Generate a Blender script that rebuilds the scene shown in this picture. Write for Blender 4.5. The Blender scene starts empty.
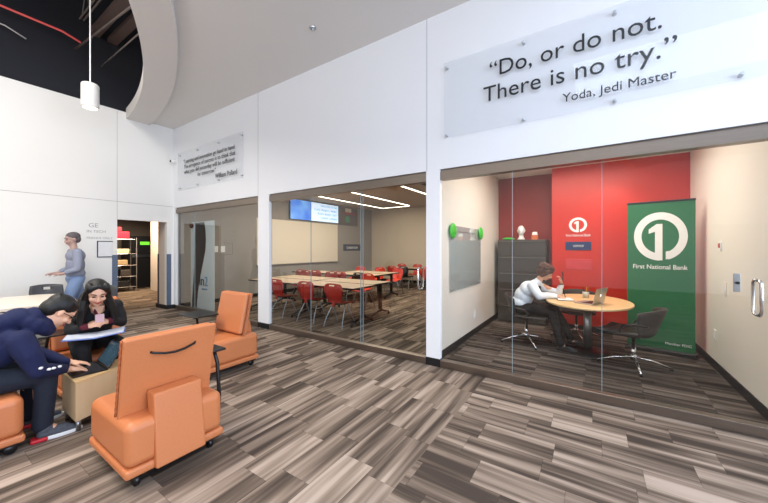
import bpy, bmesh, math, random
from mathutils import Vector, Matrix, Euler
random.seed(7)
C = bpy.context.scene.collection
PI = math.pi
V = Vector
FY = 3.72      # face of the glazed front
LX = -8.7      # left wall
HC = 4.45      # lobby ceiling

# ---------------------------------------------------------------- materials
def lin(c):
    if isinstance(c, str):
        c = tuple(int(c[i:i+2], 16) / 255 for i in (0, 2, 4))
    return tuple((x / 12.92 if x <= .04045 else ((x + .055) / 1.055) ** 2.4) for x in c) + (1,)
def mat(name, col, rough=.5, metal=0, var=.06, scale=12, bump=0, spec=.5, emit=0, coat=0, stretch=None, sheen=0):
    m = bpy.data.materials.new(name); m.use_nodes = True
    nt = m.node_tree; b = nt.nodes['Principled BSDF']
    c = lin(col)
    b.inputs['Roughness'].default_value = rough; b.inputs['Metallic'].default_value = metal
    b.inputs['Specular IOR Level'].default_value = spec
    if coat: b.inputs['Coat Weight'].default_value = coat
    if sheen: b.inputs['Sheen Weight'].default_value = sheen
    tc = nt.nodes.new('ShaderNodeTexCoord'); mp = nt.nodes.new('ShaderNodeMapping')
    nt.links.new(tc.outputs['Object'], mp.inputs[0])
    if stretch: mp.inputs['Scale'].default_value = stretch
    n = nt.nodes.new('ShaderNodeTexNoise'); n.inputs['Scale'].default_value = scale; n.inputs['Detail'].default_value = 4
    nt.links.new(mp.outputs[0], n.inputs['Vector'])
    mx = nt.nodes.new('ShaderNodeMix'); mx.data_type = 'RGBA'
    mx.inputs[6].default_value = tuple(x * (1 - var) for x in c[:3]) + (1,)
    mx.inputs[7].default_value = tuple(min(1, x * (1 + var)) for x in c[:3]) + (1,)
    nt.links.new(n.outputs[0], mx.inputs[0]); nt.links.new(mx.outputs[2], b.inputs['Base Color'])
    if bump:
        bp = nt.nodes.new('ShaderNodeBump'); bp.inputs['Strength'].default_value = bump; bp.inputs['Distance'].default_value = .01
        nt.links.new(n.outputs[0], bp.inputs['Height']); nt.links.new(bp.outputs[0], b.inputs['Normal'])
    if emit:
        nt.links.new(mx.outputs[2], b.inputs['Emission Color']); b.inputs['Emission Strength'].default_value = emit
    return m
def glass_mat(name, tint=(.9, .93, .93), k=1.6, f0=.04, frost=0):
    m = bpy.data.materials.new(name); m.use_nodes = True; nt = m.node_tree; N = nt.nodes; L = nt.links
    for n in list(N): N.remove(n)
    out = N.new('ShaderNodeOutputMaterial'); g = N.new('ShaderNodeNewGeometry')
    d = N.new('ShaderNodeVectorMath'); d.operation = 'DOT_PRODUCT'
    L.new(g.outputs['Normal'], d.inputs[0]); L.new(g.outputs['Incoming'], d.inputs[1])
    def mth(op, a, b_=None):
        n = N.new('ShaderNodeMath'); n.operation = op
        for i, x in enumerate((a, b_)):
            if x is None: continue
            if isinstance(x, (int, float)): n.inputs[i].default_value = x
            else: L.new(x, n.inputs[i])
        return n.outputs[0]
    ab = mth('ABSOLUTE', d.outputs['Value']); om = mth('SUBTRACT', 1.0, ab)
    f = mth('MULTIPLY', mth('ADD', mth('MULTIPLY', mth('POWER', om, 5.0), 1 - f0), f0), k)
    f = mth('MINIMUM', f, 1.0)
    t = N.new('ShaderNodeBsdfTransparent'); t.inputs[0].default_value = tint + (1,)
    gl = N.new('ShaderNodeBsdfGlossy'); gl.inputs['Roughness'].default_value = .01
    ms = N.new('ShaderNodeMixShader'); L.new(f, ms.inputs[0])
    base = t.outputs[0]
    if frost:
        df = N.new('ShaderNodeBsdfDiffuse'); df.inputs[0].default_value = (.85, .88, .9, 1)
        m2 = N.new('ShaderNodeMixShader'); m2.inputs[0].default_value = frost
        L.new(t.outputs[0], m2.inputs[1]); L.new(df.outputs[0], m2.inputs[2]); base = m2.outputs[0]
    L.new(base, ms.inputs[1]); L.new(gl.outputs[0], ms.inputs[2]); L.new(ms.outputs[0], out.inputs[0])
    return m
def emis(name, col, s):
    return mat(name, col, .5, 0, .02, 3, emit=s)
def carpet(name, mode, tint=(1, 1, 1)):
    m = bpy.data.materials.new(name); m.use_nodes = True; nt = m.node_tree; N = nt.nodes; L = nt.links
    b = N['Principled BSDF']; b.inputs['Roughness'].default_value = .95; b.inputs['Specular IOR Level'].default_value = .15
    g = N.new('ShaderNodeNewGeometry'); s = N.new('ShaderNodeSeparateXYZ'); L.new(g.outputs['Position'], s.inputs[0])
    def mth(op, a, b_=None, c_=None):
        n = N.new('ShaderNodeMath'); n.operation = op
        for i, x in enumerate((a, b_, c_)):
            if x is None: continue
            if isinstance(x, (int, float)): n.inputs[i].default_value = x
            else: L.new(x, n.inputs[i])
        return n.outputs[0]
    X, Y = s.outputs[0], s.outputs[1]
    if mode == 'both':
        fac = mth('GREATER_THAN', X, -1.03)
        dxy = mth('SUBTRACT', X, Y)
        u = mth('MULTIPLY_ADD', fac, dxy, Y); v = mth('SUBTRACT', X, mth('MULTIPLY', fac, dxy))
    elif mode == 'y': u, v = Y, X
    else: u, v = X, Y
    W, Ln = .25, .52
    row = mth('FLOOR', mth('DIVIDE', v, W))
    w1 = N.new('ShaderNodeTexWhiteNoise'); w1.noise_dimensions = '1D'; L.new(row, w1.inputs['W'])
    uu = mth('ADD', mth('DIVIDE', u, Ln), mth('MULTIPLY', w1.outputs[0], 5.0))
    col = mth('FLOOR', uu)
    cb = N.new('ShaderNodeCombineXYZ'); L.new(row, cb.inputs[0]); L.new(col, cb.inputs[1])
    w2 = N.new('ShaderNodeTexWhiteNoise'); w2.noise_dimensions = '2D'; L.new(cb.outputs[0], w2.inputs['Vector'])
    tid = w2.outputs[0]
    def streak(su, sv, off, det):
        c = N.new('ShaderNodeCombineXYZ')
        L.new(mth('ADD', mth('MULTIPLY', u, su), mth('MULTIPLY', tid, 37.0 + off)), c.inputs[0])
        L.new(mth('ADD', mth('MULTIPLY', v, sv), mth('MULTIPLY', tid, 91.0)), c.inputs[1])
        L.new(mth('MULTIPLY', tid, 17.0), c.inputs[2])
        n = N.new('ShaderNodeTexNoise'); n.inputs['Scale'].default_value = 1; n.inputs['Detail'].default_value = det
        L.new(c.outputs[0], n.inputs['Vector']); return n.outputs[0]
    s1 = streak(.7, 13, 0, 1.0); s2 = streak(2, 44, 9, 2); s3 = streak(.6, 5, 3, 0)
    n3 = N.new('ShaderNodeTexNoise'); n3.inputs['Scale'].default_value = 260; L.new(g.outputs['Position'], n3.inputs['Vector'])
    val = mth('ADD', mth('MULTIPLY', s1, 1.25), mth('MULTIPLY', s2, .4))
    val = mth('ADD', val, mth('MULTIPLY', s3, .6))
    val = mth('ADD', val, mth('MULTIPLY', tid, .20)); val = mth('ADD', val, mth('MULTIPLY', n3.outputs[0], .12))
    val = mth('SUBTRACT', val, .79)
    # fine dark joint between planks
    fr = mth('ABSOLUTE', mth('SUBTRACT', mth('FRACT', mth('DIVIDE', v, W)), .5)); j1 = mth('GREATER_THAN', fr, .488)
    fr2 = mth('ABSOLUTE', mth('SUBTRACT', mth('FRACT', uu), .5)); j2 = mth('GREATER_THAN', fr2, .4965)
    val = mth('SUBTRACT', val, mth('MULTIPLY', mth('MAXIMUM', j1, j2), .13))
    r = N.new('ShaderNodeValToRGB'); L.new(val, r.inputs[0]); e = r.color_ramp.elements
    def tc(h): 
        c = lin(h); return tuple(c[i] * tint[i] for i in range(3)) + (1,)
    e[0].position = .22; e[0].color = tc('453e3a'); e[1].position = .82; e[1].color = tc('aba098')
    for p, h in ((.38, '5e554e'), (.52, '7a6f67'), (.66, '90857c')):
        q = e.new(p); q.color = tc(h)
    L.new(r.outputs[0], b.inputs['Base Color'])
    bp = N.new('ShaderNodeBump'); bp.inputs['Strength'].default_value = .3; bp.inputs['Distance'].default_value = .004
    L.new(n3.outputs[0], bp.inputs['Height']); L.new(bp.outputs[0], b.inputs['Normal'])
    return m
def wood(name, c1, c2, stretch=(1, 1, 12), scale=4, rough=.45):
    m = mat(name, c1, rough, stretch=stretch, scale=scale)
    mx = [n for n in m.node_tree.nodes if n.bl_idname == 'ShaderNodeMix'][0]
    mx.inputs[6].default_value = lin(c1); mx.inputs[7].default_value = lin(c2)
    return m

M = dict(
    wall=mat('painted_wall', 'eceae6', .7, var=.015, scale=2),
    wallcol=mat('painted_front_wall', 'eceef2', .6, var=.01, scale=2),
    ceil=mat('ceiling_paint', 'dedbd8', .8, var=.03, scale=.8),
    soffit=mat('soffit_paint', 'd9d5d2', .8, var=.02, scale=.8),
    black=mat('black_paint', '0e0f14', .8),
    navyblack=mat('upper_wall_dark_paint', '14161f', .85),
    steelgrey=mat('grey_steel', '55504d', .5, .4),
    joist=mat('grey_joist', '6b605c', .7),
    greywall=mat('grey_wall', '918b84', .7, var=.02, scale=2),
    beige=mat('beige_wall', 'd9cbb5', .7, var=.02, scale=2),
    cream=mat('cream_wall', 'e3ddd2', .65, var=.02, scale=2),
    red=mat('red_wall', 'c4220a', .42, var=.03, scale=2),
    redshade=mat('shaded_red_wall', '8a160c', .5, var=.03, scale=2),  # same red wall with the alcove's shade put into the colour
    base=mat('black_rubber_base', '121316', .5),
    bluegrey=mat('blue_grey_guard', '5e6b82', .55),
    metal=mat('brushed_metal', '8d8175', .32, 1, var=.15, scale=6, stretch=(1, 1, 30)),
    metaldark=mat('bronze_metal', '7d746c', .35, .9, var=.15, scale=6, stretch=(1, 1, 30)),
    rail=mat('rail_metal', '85796f', .38, .9, var=.15, scale=6, stretch=(1, 1, 30)),
    chrome=mat('chrome', 'd8d8da', .15, 1),
    steel=mat('satin_steel', 'a9abae', .3, 1),
    glass=glass_mat('clear_glass', (.93, .95, .95)),
    glass2=glass_mat('clear_glass_lobby', (.90, .94, .94), 1.9),
    glassedge=mat('glass_edge', '8fa3ab', .15, 0, spec=.8),
    acrylic=glass_mat('acrylic', (.975, .98, .985), .3, frost=.05),
    sheet=glass_mat('glass_board', (.80, .88, .86), 2.0, frost=.3),
    frostdoor=glass_mat('sliding_glass', (.80, .90, .92), 1.5, frost=.62),
    black_ink=mat('black_lettering', '15151a', .4),
    orange=mat('orange_vinyl', 'c87a4c', .42, var=.07, scale=90, bump=.08),
    orange2=mat('orange_vinyl_seam', 'a85c34', .5, var=.08, scale=90),
    plastic=mat('black_plastic', '0f0f11', .35),
    maple=wood('maple_laminate', 'e2c79e', 'd4b389', (1, 1, .15), 14),
    mapletop=wood('maple_top', 'e6c492', 'd6b07c', (.25, 2, 1), 10, .35),
    tabletan=wood('tan_tabletop', 'b9a188', 'c9b298', (.3, 2, 1), 8, .35),
    redplastic=mat('red_plastic', 'a3241a', .4, var=.05),
    redlit=mat('front_lit_red_plastic', 'd33a22', .42, var=.05),  # chair red with front light put into the colour
    whitelam=mat('white_laminate', 'efe3d3', .3, var=.02),
    skin=mat('skin', 'd8a184', .5, var=.06, scale=30),
    skin2=mat('skin_light', 'e6b394', .5, var=.06, scale=30),
    hair=mat('black_hair', '070505', .5, var=.3, scale=60, stretch=(6, 6, 1), bump=.3),
    brownhair=mat('brown_hair', '4a2614', .6, var=.4, scale=50, stretch=(4, 4, 1), bump=.5),
    hoodie=mat('navy_hoodie', '111a42', .9, var=.18, scale=20, bump=.3),
    jeans=mat('dark_denim', '161d2c', .85, var=.3, scale=25, bump=.3),
    blackcloth=mat('black_cloth', '0d0c10', .8, var=.3, scale=20, bump=.2),
    maroon=mat('maroon_knit', '5d1527', .8),
    whiteshirt=mat('white_shirt', 'e6ecf4', .75, var=.05, scale=18, bump=.35),
    lips=mat('lips', 'b3504c', .4), white=mat('white_plastic', 'ececec', .4),
    eye=mat('dark_eye', '120b08', .2),
    green=mat('green_banner', '11663a', .5, var=.04, scale=3),
    greenp=mat('bright_green_plastic', '2fc22c', .35),
    cabinet=mat('charcoal_metal', '45413f', .4, .2, var=.05),
    navy=mat('navy_sign', '1d2f5e', .4),
    shell=mat('dark_grey_upholstery', '35312f', .6, var=.08, scale=60),
    leather=mat('black_leather', '1b1a1b', .45, var=.1, scale=60),
    alu=mat('aluminium', 'b5aea6', .35, .7),
    screenw=mat('whiteboard_surface', 'e9dfcd', .35, var=.01, scale=1),
    standoff=mat('standoff_metal', 'c3c8cc', .45, .5),
    linear=emis('light_strip', 'fff1d8', 6),
)
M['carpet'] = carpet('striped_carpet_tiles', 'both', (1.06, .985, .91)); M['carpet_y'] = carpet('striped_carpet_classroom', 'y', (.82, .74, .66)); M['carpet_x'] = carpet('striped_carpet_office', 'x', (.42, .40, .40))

# ---------------------------------------------------------------- mesh builder
class MB:
    def __init__(s): s.v = []; s.f = []
    def add(s, vs, fs):
        o = len(s.v); s.v += [tuple(v) for v in vs]; s.f += [tuple(i + o for i in f) for f in fs]; return s
    def box(s, lo, hi, T=None):
        x0, y0, z0 = lo; x1, y1, z1 = hi
        vs = [V(p) for p in ((x0,y0,z0),(x1,y0,z0),(x1,y1,z0),(x0,y1,z0),(x0,y0,z1),(x1,y0,z1),(x1,y1,z1),(x0,y1,z1))]
        if T: vs = [T @ v for v in vs]
        return s.add(vs, ((0,3,2,1),(4,5,6,7),(0,1,5,4),(1,2,6,5),(2,3,7,6),(3,0,4,7)))
    def quad(s, a, b, c, d): return s.add((a, b, c, d), ((0, 1, 2, 3),))
    def hexa(s, p):   # 8 points bottom ccw, top ccw
        return s.add(p, ((0,3,2,1),(4,5,6,7),(0,1,5,4),(1,2,6,5),(2,3,7,6),(3,0,4,7)))
    def prism(s, pts, d):  # polygon extruded by d
        n = len(pts); d = V(d); p = [V(q) for q in pts]
        return s.add(p + [q + d for q in p], [tuple(range(n))[::-1], tuple(range(n, 2 * n))] + [(i, (i + 1) % n, n + (i + 1) % n, n + i) for i in range(n)])
    def tube(s, path, r, n=8, cap=True):
        path = [V(p) for p in path]; rs = r if isinstance(r, (list, tuple)) else [r] * len(path)
        t0 = (path[1] - path[0]).normalized(); ref = V((0, 0, 1)) if abs(t0.z) < .9 else V((1, 0, 0))
        side = t0.cross(ref).normalized(); vs = []
        for i, p in enumerate(path):
            t = (path[min(i + 1, len(path) - 1)] - path[max(i - 1, 0)]).normalized()
            side = (side - t * side.dot(t)).normalized(); up = t.cross(side)
            vs += [p + (side * math.cos(2 * PI * k / n) + up * math.sin(2 * PI * k / n)) * rs[i] for k in range(n)]
        fs = [(i * n + k, i * n + (k + 1) % n, (i + 1) * n + (k + 1) % n, (i + 1) * n + k) for i in range(len(path) - 1) for k in range(n)]
        if cap: fs += [tuple(range(n))[::-1], tuple(range((len(path) - 1) * n, len(path) * n))]
        return s.add(vs, fs)
    def lathe(s, prof, n=24, T=None, sx=1, sy=1):
        vs = []; 
        for r, z in prof: vs += [V((r * sx * math.cos(2 * PI * k / n), r * sy * math.sin(2 * PI * k / n), z)) for k in range(n)]
        if T: vs = [T @ v for v in vs]
        m = len(prof)
        fs = [(i * n + k, i * n + (k + 1) % n, (i + 1) * n + (k + 1) % n, (i + 1) * n + k) for i in range(m - 1) for k in range(n)]
        fs += [tuple(range(n))[::-1], tuple(range((m - 1) * n, m * n))]
        return s.add(vs, fs)
    def ball(s, c, r, T=None, n=16, m=10):
        rx, ry, rz = r if isinstance(r, (list, tuple)) else (r, r, r)
        R = T if T else Matrix.Identity(3); c = V(c)
        vs = [c + R @ V((0, 0, -rz))]
        for j in range(1, m):
            a = -PI / 2 + PI * j / m
            vs += [c + R @ V((rx * math.cos(a) * math.cos(2 * PI * k / n), ry * math.cos(a) * math.sin(2 * PI * k / n), rz * math.sin(a))) for k in range(n)]
        vs.append(c + R @ V((0, 0, rz)))
        fs = [(0, 1 + (k + 1) % n, 1 + k) for k in range(n)]
        for j in range(m - 2): fs += [(1 + j * n + k, 1 + j * n + (k + 1) % n, 1 + (j + 1) * n + (k + 1) % n, 1 + (j + 1) * n + k) for k in range(n)]
        t = len(vs) - 1; b = 1 + (m - 2) * n
        fs += [(b + k, b + (k + 1) % n, t) for k in range(n)]
        return s.add(vs, fs)
    def limb(s, pts):   # [(p, r), ...] overlapping balls and tapering tubes
        for i, (p, r) in enumerate(pts):
            s.ball(p, r, n=14, m=8)
            if i: s.tube([pts[i - 1][0], p], [pts[i - 1][1], r], 14)
        return s
    def build(s, name, m, parent=None, smooth=False, bevel=0, seg=3, remesh=0, sm=6, solid=0, sub=0):
        me = bpy.data.meshes.new(name); me.from_pydata(s.v, [], s.f); me.update()
        o = bpy.data.objects.new(name, me); C.objects.link(o); me.materials.append(m)
        if parent: o.parent = parent
        if smooth or remesh or bevel:
            for p in me.polygons: p.use_smooth = True
        if solid: q = o.modifiers.new('s', 'SOLIDIFY'); q.thickness = solid; q.offset = 0
        if sub: q = o.modifiers.new('sub', 'SUBSURF'); q.levels = sub; q.render_levels = sub
        if bevel:
            q = o.modifiers.new('b', 'BEVEL'); q.width = bevel; q.segments = seg; q.limit_method = 'ANGLE'
            w = o.modifiers.new('w', 'WEIGHTED_NORMAL'); w.keep_sharp = False
        if remesh:
            q = o.modifiers.new('r', 'REMESH'); q.mode = 'VOXEL'; q.voxel_size = remesh; q.use_smooth_shade = True
            q = o.modifiers.new('sm', 'SMOOTH'); q.iterations = sm; q.factor = .5
        return o
def tag(o, label, cat, group=None, kind=None):
    o['label'] = label; o['category'] = cat
    if group: o['group'] = group
    if kind: o['kind'] = kind
    return o
def thing(name, label, cat, loc=(0, 0, 0), rz=0, group=None):
    o = bpy.data.objects.new(name, None); C.objects.link(o); o.empty_display_size = .1
    o.location = loc; o.rotation_euler = (0, 0, rz)
    return tag(o, label, cat, group)
def dup(root, loc, rz, label, group=None, swap=None):
    r = root.copy(); C.objects.link(r); r.location = loc; r.rotation_euler = (0, 0, rz); r['label'] = label
    if group: r['group'] = group
    def cp(src, dst):
        for ch in list(src.children):
            c = ch.copy(); C.objects.link(c); c.parent = dst
            if swap and c.type == 'MESH' and c.data.materials[0] in swap:
                c.data = c.data.copy(); c.data.materials[0] = swap[ch.data.materials[0]]
            cp(ch, c)
    cp(root, r)
    return r
def struct(name, mb, m, parent=None, **k):
    o = mb.build(name, m, parent, **k)
    if not parent:
        o['kind'] = 'structure'; o['label'] = name.replace('_', ' ') + ' of the building'
    return o
def wbox(name, lo, hi, m, parent=None, **k): return struct(name, MB().box(lo, hi), m, parent, **k)
def text(s, name, m, parent, loc, rot, width=None, height=None, size=.1, ext=.002, bold=0, align='LEFT', shear=0):
    cu = bpy.data.curves.new(name, 'FONT'); cu.body = s; cu.size = size; cu.extrude = ext; cu.offset = bold; cu.align_x = align; cu.resolution_u = 3
    t = bpy.data.objects.new('tmp', cu); C.objects.link(t)
    bpy.context.view_layer.update()
    me = bpy.data.meshes.new_from_object(t.evaluated_get(bpy.context.evaluated_depsgraph_get()))
    bpy.data.objects.remove(t)
    xs = [v.co.x for v in me.vertices]; ys = [v.co.y for v in me.vertices]
    if width:
        k = width / (max(xs) - min(xs)); x0 = min(xs)
        for v in me.vertices:
            v.co.x = (v.co.x - x0) * k if align == 'LEFT' else v.co.x * k
            v.co.y *= (k if not height else 1)
    if height:
        kk = height / max(ys)
        for v in me.vertices: v.co.y *= kk
    me.name = name; me.materials.clear(); me.materials.append(m)
    o = bpy.data.objects.new(name, me); C.objects.link(o); o.parent = parent; o.location = loc; o.rotation_euler = rot
    return o
RF = (PI / 2, 0, 0)            # text facing -Y
RL = (PI / 2, 0, PI / 2)       # text facing +X

# ---------------------------------------------------------------- camera
cam = bpy.data.cameras.new('camera'); co = bpy.data.objects.new('camera', cam); C.objects.link(co)
co.location = (0, 0, 1.5); co.rotation_euler = (PI / 2, 0, math.atan(208 / 317))
cam.lens = 317 / 768 * 36; cam.sensor_width = 36; cam.shift_y = -3.5 / 768; cam.clip_start = .05
bpy.context.scene.camera = co

# ---------------------------------------------------------------- shell
RX, BY = 7.0, -7.0
struct('floor_lobby', MB().box((LX - .5, BY, -.1), (RX, FY + .1, 0)), M['carpet'])
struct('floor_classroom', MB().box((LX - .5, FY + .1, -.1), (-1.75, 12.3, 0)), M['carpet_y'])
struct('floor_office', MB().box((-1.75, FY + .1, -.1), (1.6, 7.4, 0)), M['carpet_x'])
# ceiling with a big round opening
CX, CY, R1, R2 = -9.9, -8.5, 11.32, 11.76
def arc(R, n=72, z=0):
    a0 = math.asin((BY - CY) / R); a1 = math.acos((LX - CX) / R)
    return [V((CX + R * math.cos(a0 + (a1 - a0) * i / n), CY + R * math.sin(a0 + (a1 - a0) * i / n), z)) for i in range(n + 1)]
mb = MB()
A = arc(R2 - .02, z=HC)
n = len(A)
outer = []
for p in A:   # project each arc point out to the room's rectangle
    d = (p - V((CX, CY, HC))).normalized()
    t = min((RX - p.x) / d.x if d.x > 0 else 1e9, (FY + .02 - p.y) / d.y if d.y > 0 else 1e9)
    outer.append(p + d * t)
corner = V((RX, FY + .02, HC))
vs = A + outer + [corner]; fs = []
for i in range(n - 1):
    if outer[i].x >= RX - 1e-4 and outer[i + 1].x < RX - 1e-4: fs.append((i, n + i, 2 * n, n + i + 1, i + 1))
    else: fs.append((i, n + i, n + i + 1, i + 1))
mb.add(vs, fs)
mb.add([v + V((0, 0, .15)) for v in vs], [tuple(reversed(f)) for f in fs])
# fill behind the arc's left end against the left wall and at the rear right corner
e = A[-1]; mb.prism([e, V((LX - .05, e.y - .3, HC)), V((LX - .05, FY + .02, HC)), outer[-1]], (0, 0, .15))
mb.prism([A[0], V((RX, BY, HC)), outer[0]], (0, 0, .15))
struct('ceiling', mb, M['ceil'])
mb = MB()
I, O = arc(R1, 96), arc(R2, 96); z0, z1 = 4.385, 4.62
for i in range(96):
    def at(p, z): return (p.x, p.y, z)
    mb.quad(at(I[i], z0), at(O[i], z0), at(O[i+1], z0), at(I[i+1], z0))
    mb.quad(at(I[i+1], z0), at(I[i+1], z1), at(I[i], z1), at(I[i], z0))
    mb.quad(at(O[i], z0), at(O[i], HC + .05), at(O[i+1], HC + .05), at(O[i+1], z0))
struct('ceiling_ring', mb, M['soffit'], smooth=False)
# upper dark void
struct('ceiling_void', MB().box((LX - .1, BY, 7.2), (RX, FY + .3, 7.3)), M['black'])
# left wall (door opening Y 2.60-3.57, z 0-2.13)
W2 = LX - .12
mb = MB()
mb.box((W2, BY, 0), (LX, 2.60, 4.53)); mb.box((W2, 2.60, 2.13), (LX, 3.57, 4.53)); mb.box((W2, 3.57, 0), (LX, FY + .02, 4.53))
struct('wall_left', mb, M['wall'])
struct('wall_left_upper', MB().box((W2, BY, 4.53), (LX - .005, FY + .3, 7.2)), M['navyblack'])
struct('trim_1', MB().box((LX - .01, BY, 2.517), (LX + .003, 2.6, 2.525)).box((LX - .01, 2.6, 2.517), (LX + .003, FY, 2.525)).box((LX - .01, 2.597, 2.13), (LX + .002, 2.603, 4.5)), mat('shadow_joint', 'a9a8a6', .8))
struct('trim_2', MB().box((LX - .01, 2.51, .1), (LX + .006, 2.6, 1.35)).box((LX - .01, 3.57, .1), (LX + .006, 3.665, 1.35)), M['bluegrey'])
struct('trim_3', MB().box((LX - .13, 2.597, 0), (LX, 2.612, 1.35)), M['bluegrey'])
struct('baseboard_left', MB().box((LX - .01, BY, 0), (LX + .008, 2.6, .1)).box((LX - .6, 3.562, 0), (LX + .008, FY - .002, .1)), M['base'])
# front wall: header band and columns
mb = MB()
zt = 2.49
mb.box((LX, FY, zt), (RX, FY + .16, HC + .1)); mb.box((-5.3, FY, 0), (-4.975, FY + .06, zt)); mb.box((-1.79, FY, 0), (-1.6, FY + .06, zt)); mb.box((-1.79, FY + .06, 0), (-1.72, FY + .165, zt)); mb.box((LX, FY, 0), (LX + .1, FY + .06, zt))
mb.box((1.9, FY, 0), (RX, FY + .16, zt))
mb.box((LX, FY, HC + .1), (RX, FY + .16, 7.2))
struct('wall_front', mb, M['wallcol'])
struct('trim_4', MB().box((-5.303, FY - .002, 2.49), (-5.297, FY + .01, HC)).box((-1.783, FY - .002, 2.49), (-1.777, FY + .01, HC)), mat('joint_grey', '9ea3a8', .7))
struct('baseboard_front', MB().box((-5.305, FY - .006, 0), (-4.97, FY + .065, .1)).box((-1.795, FY - .006, 0), (-1.595, FY + .065, .1)).box((LX, FY - .006, 0), (LX + .1, FY + .03, .1)), M['base'])
# rear and right walls of the lobby with tall windows
mb = MB()
mb.box((LX, BY - .1, 0), (3.3, BY, 7.2)); mb.box((3.3, BY - .1, 0), (6.6, BY, 1.05)); mb.box((3.3, BY - .1, 2.25), (6.6, BY, 7.2)); mb.box((6.6, BY - .1, 0), (RX, BY, 7.2))
for x in (4.4, 5.5): mb.box((x - .03, BY - .1, 1.05), (x + .03, BY, 2.25))
struct('wall_back', mb, M['wall'])
mb = MB()
mb.box((RX, BY, 0), (RX + .1, -5, HC)); mb.box((RX, -5, 0), (RX + .1, 3, .4)); mb.box((RX, -5, 3.6), (RX + .1, 3, 7.2)); mb.box((RX, 3, 0), (RX + .1, FY, HC))
for y in (-3, -1, 1): mb.box((RX, y - .06, .4), (RX + .1, y + .06, 3.6))
struct('wall_right', mb, M['wall'])

# ---------------------------------------------------------------- glazing of the three bays
def bay(n, x0, x1, seams, gm, hm, handle=None):
    w = MB().box((x0, FY + .005, 2.36), (x1, FY + .11, 2.455)).build('window_%d' % n, hm)
    w['kind'] = 'structure'; w['label'] = 'glazed front bay %d with metal head and sill' % n
    struct('top_track', MB().box((x0, FY + .03, 2.455), (x1, FY + .15, 2.492)), M['metaldark'] if hm != M['metal'] else hm, w)
    struct('sill_rail', MB().box((x0, FY - .002, 0), (x1, FY + .085, .088)), M['rail'], w, bevel=.004, seg=1)
    e = [x0] + seams + [x1]
    for a, b in zip(e, e[1:]):
        y = FY + .045
        MB().quad((a + .004, y, .088), (b - .004, y, .088), (b - .004, y, 2.36), (a + .004, y, 2.36)).build('glass_pane', gm, w)
    for s in seams:
        MB().box((s - .0022, FY + .039, .088), (s + .0022, FY + .051, 2.36)).build('glass_edge', M['glassedge'], w)
    if handle:
        for hx in handle:
            for o_, i_, e_ in ((FY - .025, FY - .02, FY + .04), (FY + .135, FY + .13, FY + .07)):
                m_ = (e_ + o_) / 2 - (.005 if o_ < e_ else -.005)
                MB().tube([(hx, e_, .96), (hx, m_, .963), (hx, i_, .985), (hx, o_, 1.02), (hx, o_, 1.18), (hx, i_, 1.215), (hx, m_, 1.237), (hx, e_, 1.24)], .012, 10).build('pull_handle', M['chrome'], w, smooth=True)
    return w
bay(1, LX + .1, -5.3, [-7.75], M['glass2'], M['metal'])
bay(2, -4.975, -1.79, [-3.93, -2.883, -2.84], M['glass2'], M['metaldark'], [-1.895])
bay(3, -1.6, 1.9, [-.747, .081], M['glass'], M['metaldark'], [1.11])

# ---------------------------------------------------------------- classroom shell
CZ = 3.25
GY = FY + .165
wbox('wall_classroom_left', (LX - .12, GY, 0), (LX, 12.2, CZ), M['greywall'])
wbox('wall_classroom_back', (LX - .12, 12.2, 0), (-1.7, 12.3, CZ), M['beige'])
wbox('wall_classroom_right', (-1.79, GY, 0), (-1.755, 12.2, CZ), M['greywall'])
struct('ceiling_classroom', MB().box((LX - .12, FY + .16, CZ), (-1.7, 12.3, CZ + .1)), mat('ceiling_tan', 'a8937a', .8))
struct('trim_5', MB().box((-3.9, 4, CZ - .012), (-3.55, 12.2, CZ + .005)), M['black'])
struct('baseboard_classroom', MB().box((LX, GY, 0), (LX + .012, 12.2, .1)).box((LX, 12.188, 0), (-1.8, 12.2, .1)), M['base'])
# office shell
OZ = 3.0
wbox('wall_office_left', (-1.755, GY, 0), (-1.715, 7.3, OZ), M['cream'])
wbox('wall_office_back', (-1.755, 7.2, 0), (1.4, 7.3, OZ), M['redshade'])
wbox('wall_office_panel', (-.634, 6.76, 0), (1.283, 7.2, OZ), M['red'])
wbox('wall_office_right', (1.283, GY, 0), (1.38, 7.3, OZ), M['cream'])
struct('ceiling_office', MB().box((-1.755, FY + .16, OZ), (1.4, 7.3, OZ + .1)), M['wall'])
struct('baseboard_office', MB().box((-1.715, GY, 0), (-1.703, 7.2, .1)).box((1.271, GY, 0), (1.283, 6.76, .1)).box((-.634, 6.748, 0), (1.27, 6.76, .1)), M['base'])
# rest space right of the office behind the front wall
# service room through the doorway
HX = -15.0
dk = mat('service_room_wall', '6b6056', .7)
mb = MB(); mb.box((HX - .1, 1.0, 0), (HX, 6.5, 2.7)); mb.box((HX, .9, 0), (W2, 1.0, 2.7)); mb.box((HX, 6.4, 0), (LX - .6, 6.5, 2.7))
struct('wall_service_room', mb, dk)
mb = MB().box((-9.18, 3.57, 0), (LX - .12, 3.9, 2.7)).box((-9.6, 3.8, 0), (-9.18, 3.9, 2.7)).box((-13.2, 4.9, 0), (-9.6, 5.0, 2.7)).box((-9.6, 3.8, 0), (-9.5, 4.95, 2.7))
struct('wall_passage', mb, mat('passage_wall', 'd9c8b8', .7))
struct('trim_6', MB().box((-9.19, 3.56, .1), (-9.12, 3.575, 1.35)).box((-9.62, 3.79, .1), (-9.5, 3.805, 1.35)), mat('dark_guard', '3c3a44', .5))
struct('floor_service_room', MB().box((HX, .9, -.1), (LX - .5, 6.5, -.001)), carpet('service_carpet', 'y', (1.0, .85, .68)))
struct('ceiling_service_room', MB().box((HX, .9, 2.7), (W2, 6.5, 2.8)), dk)

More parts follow.
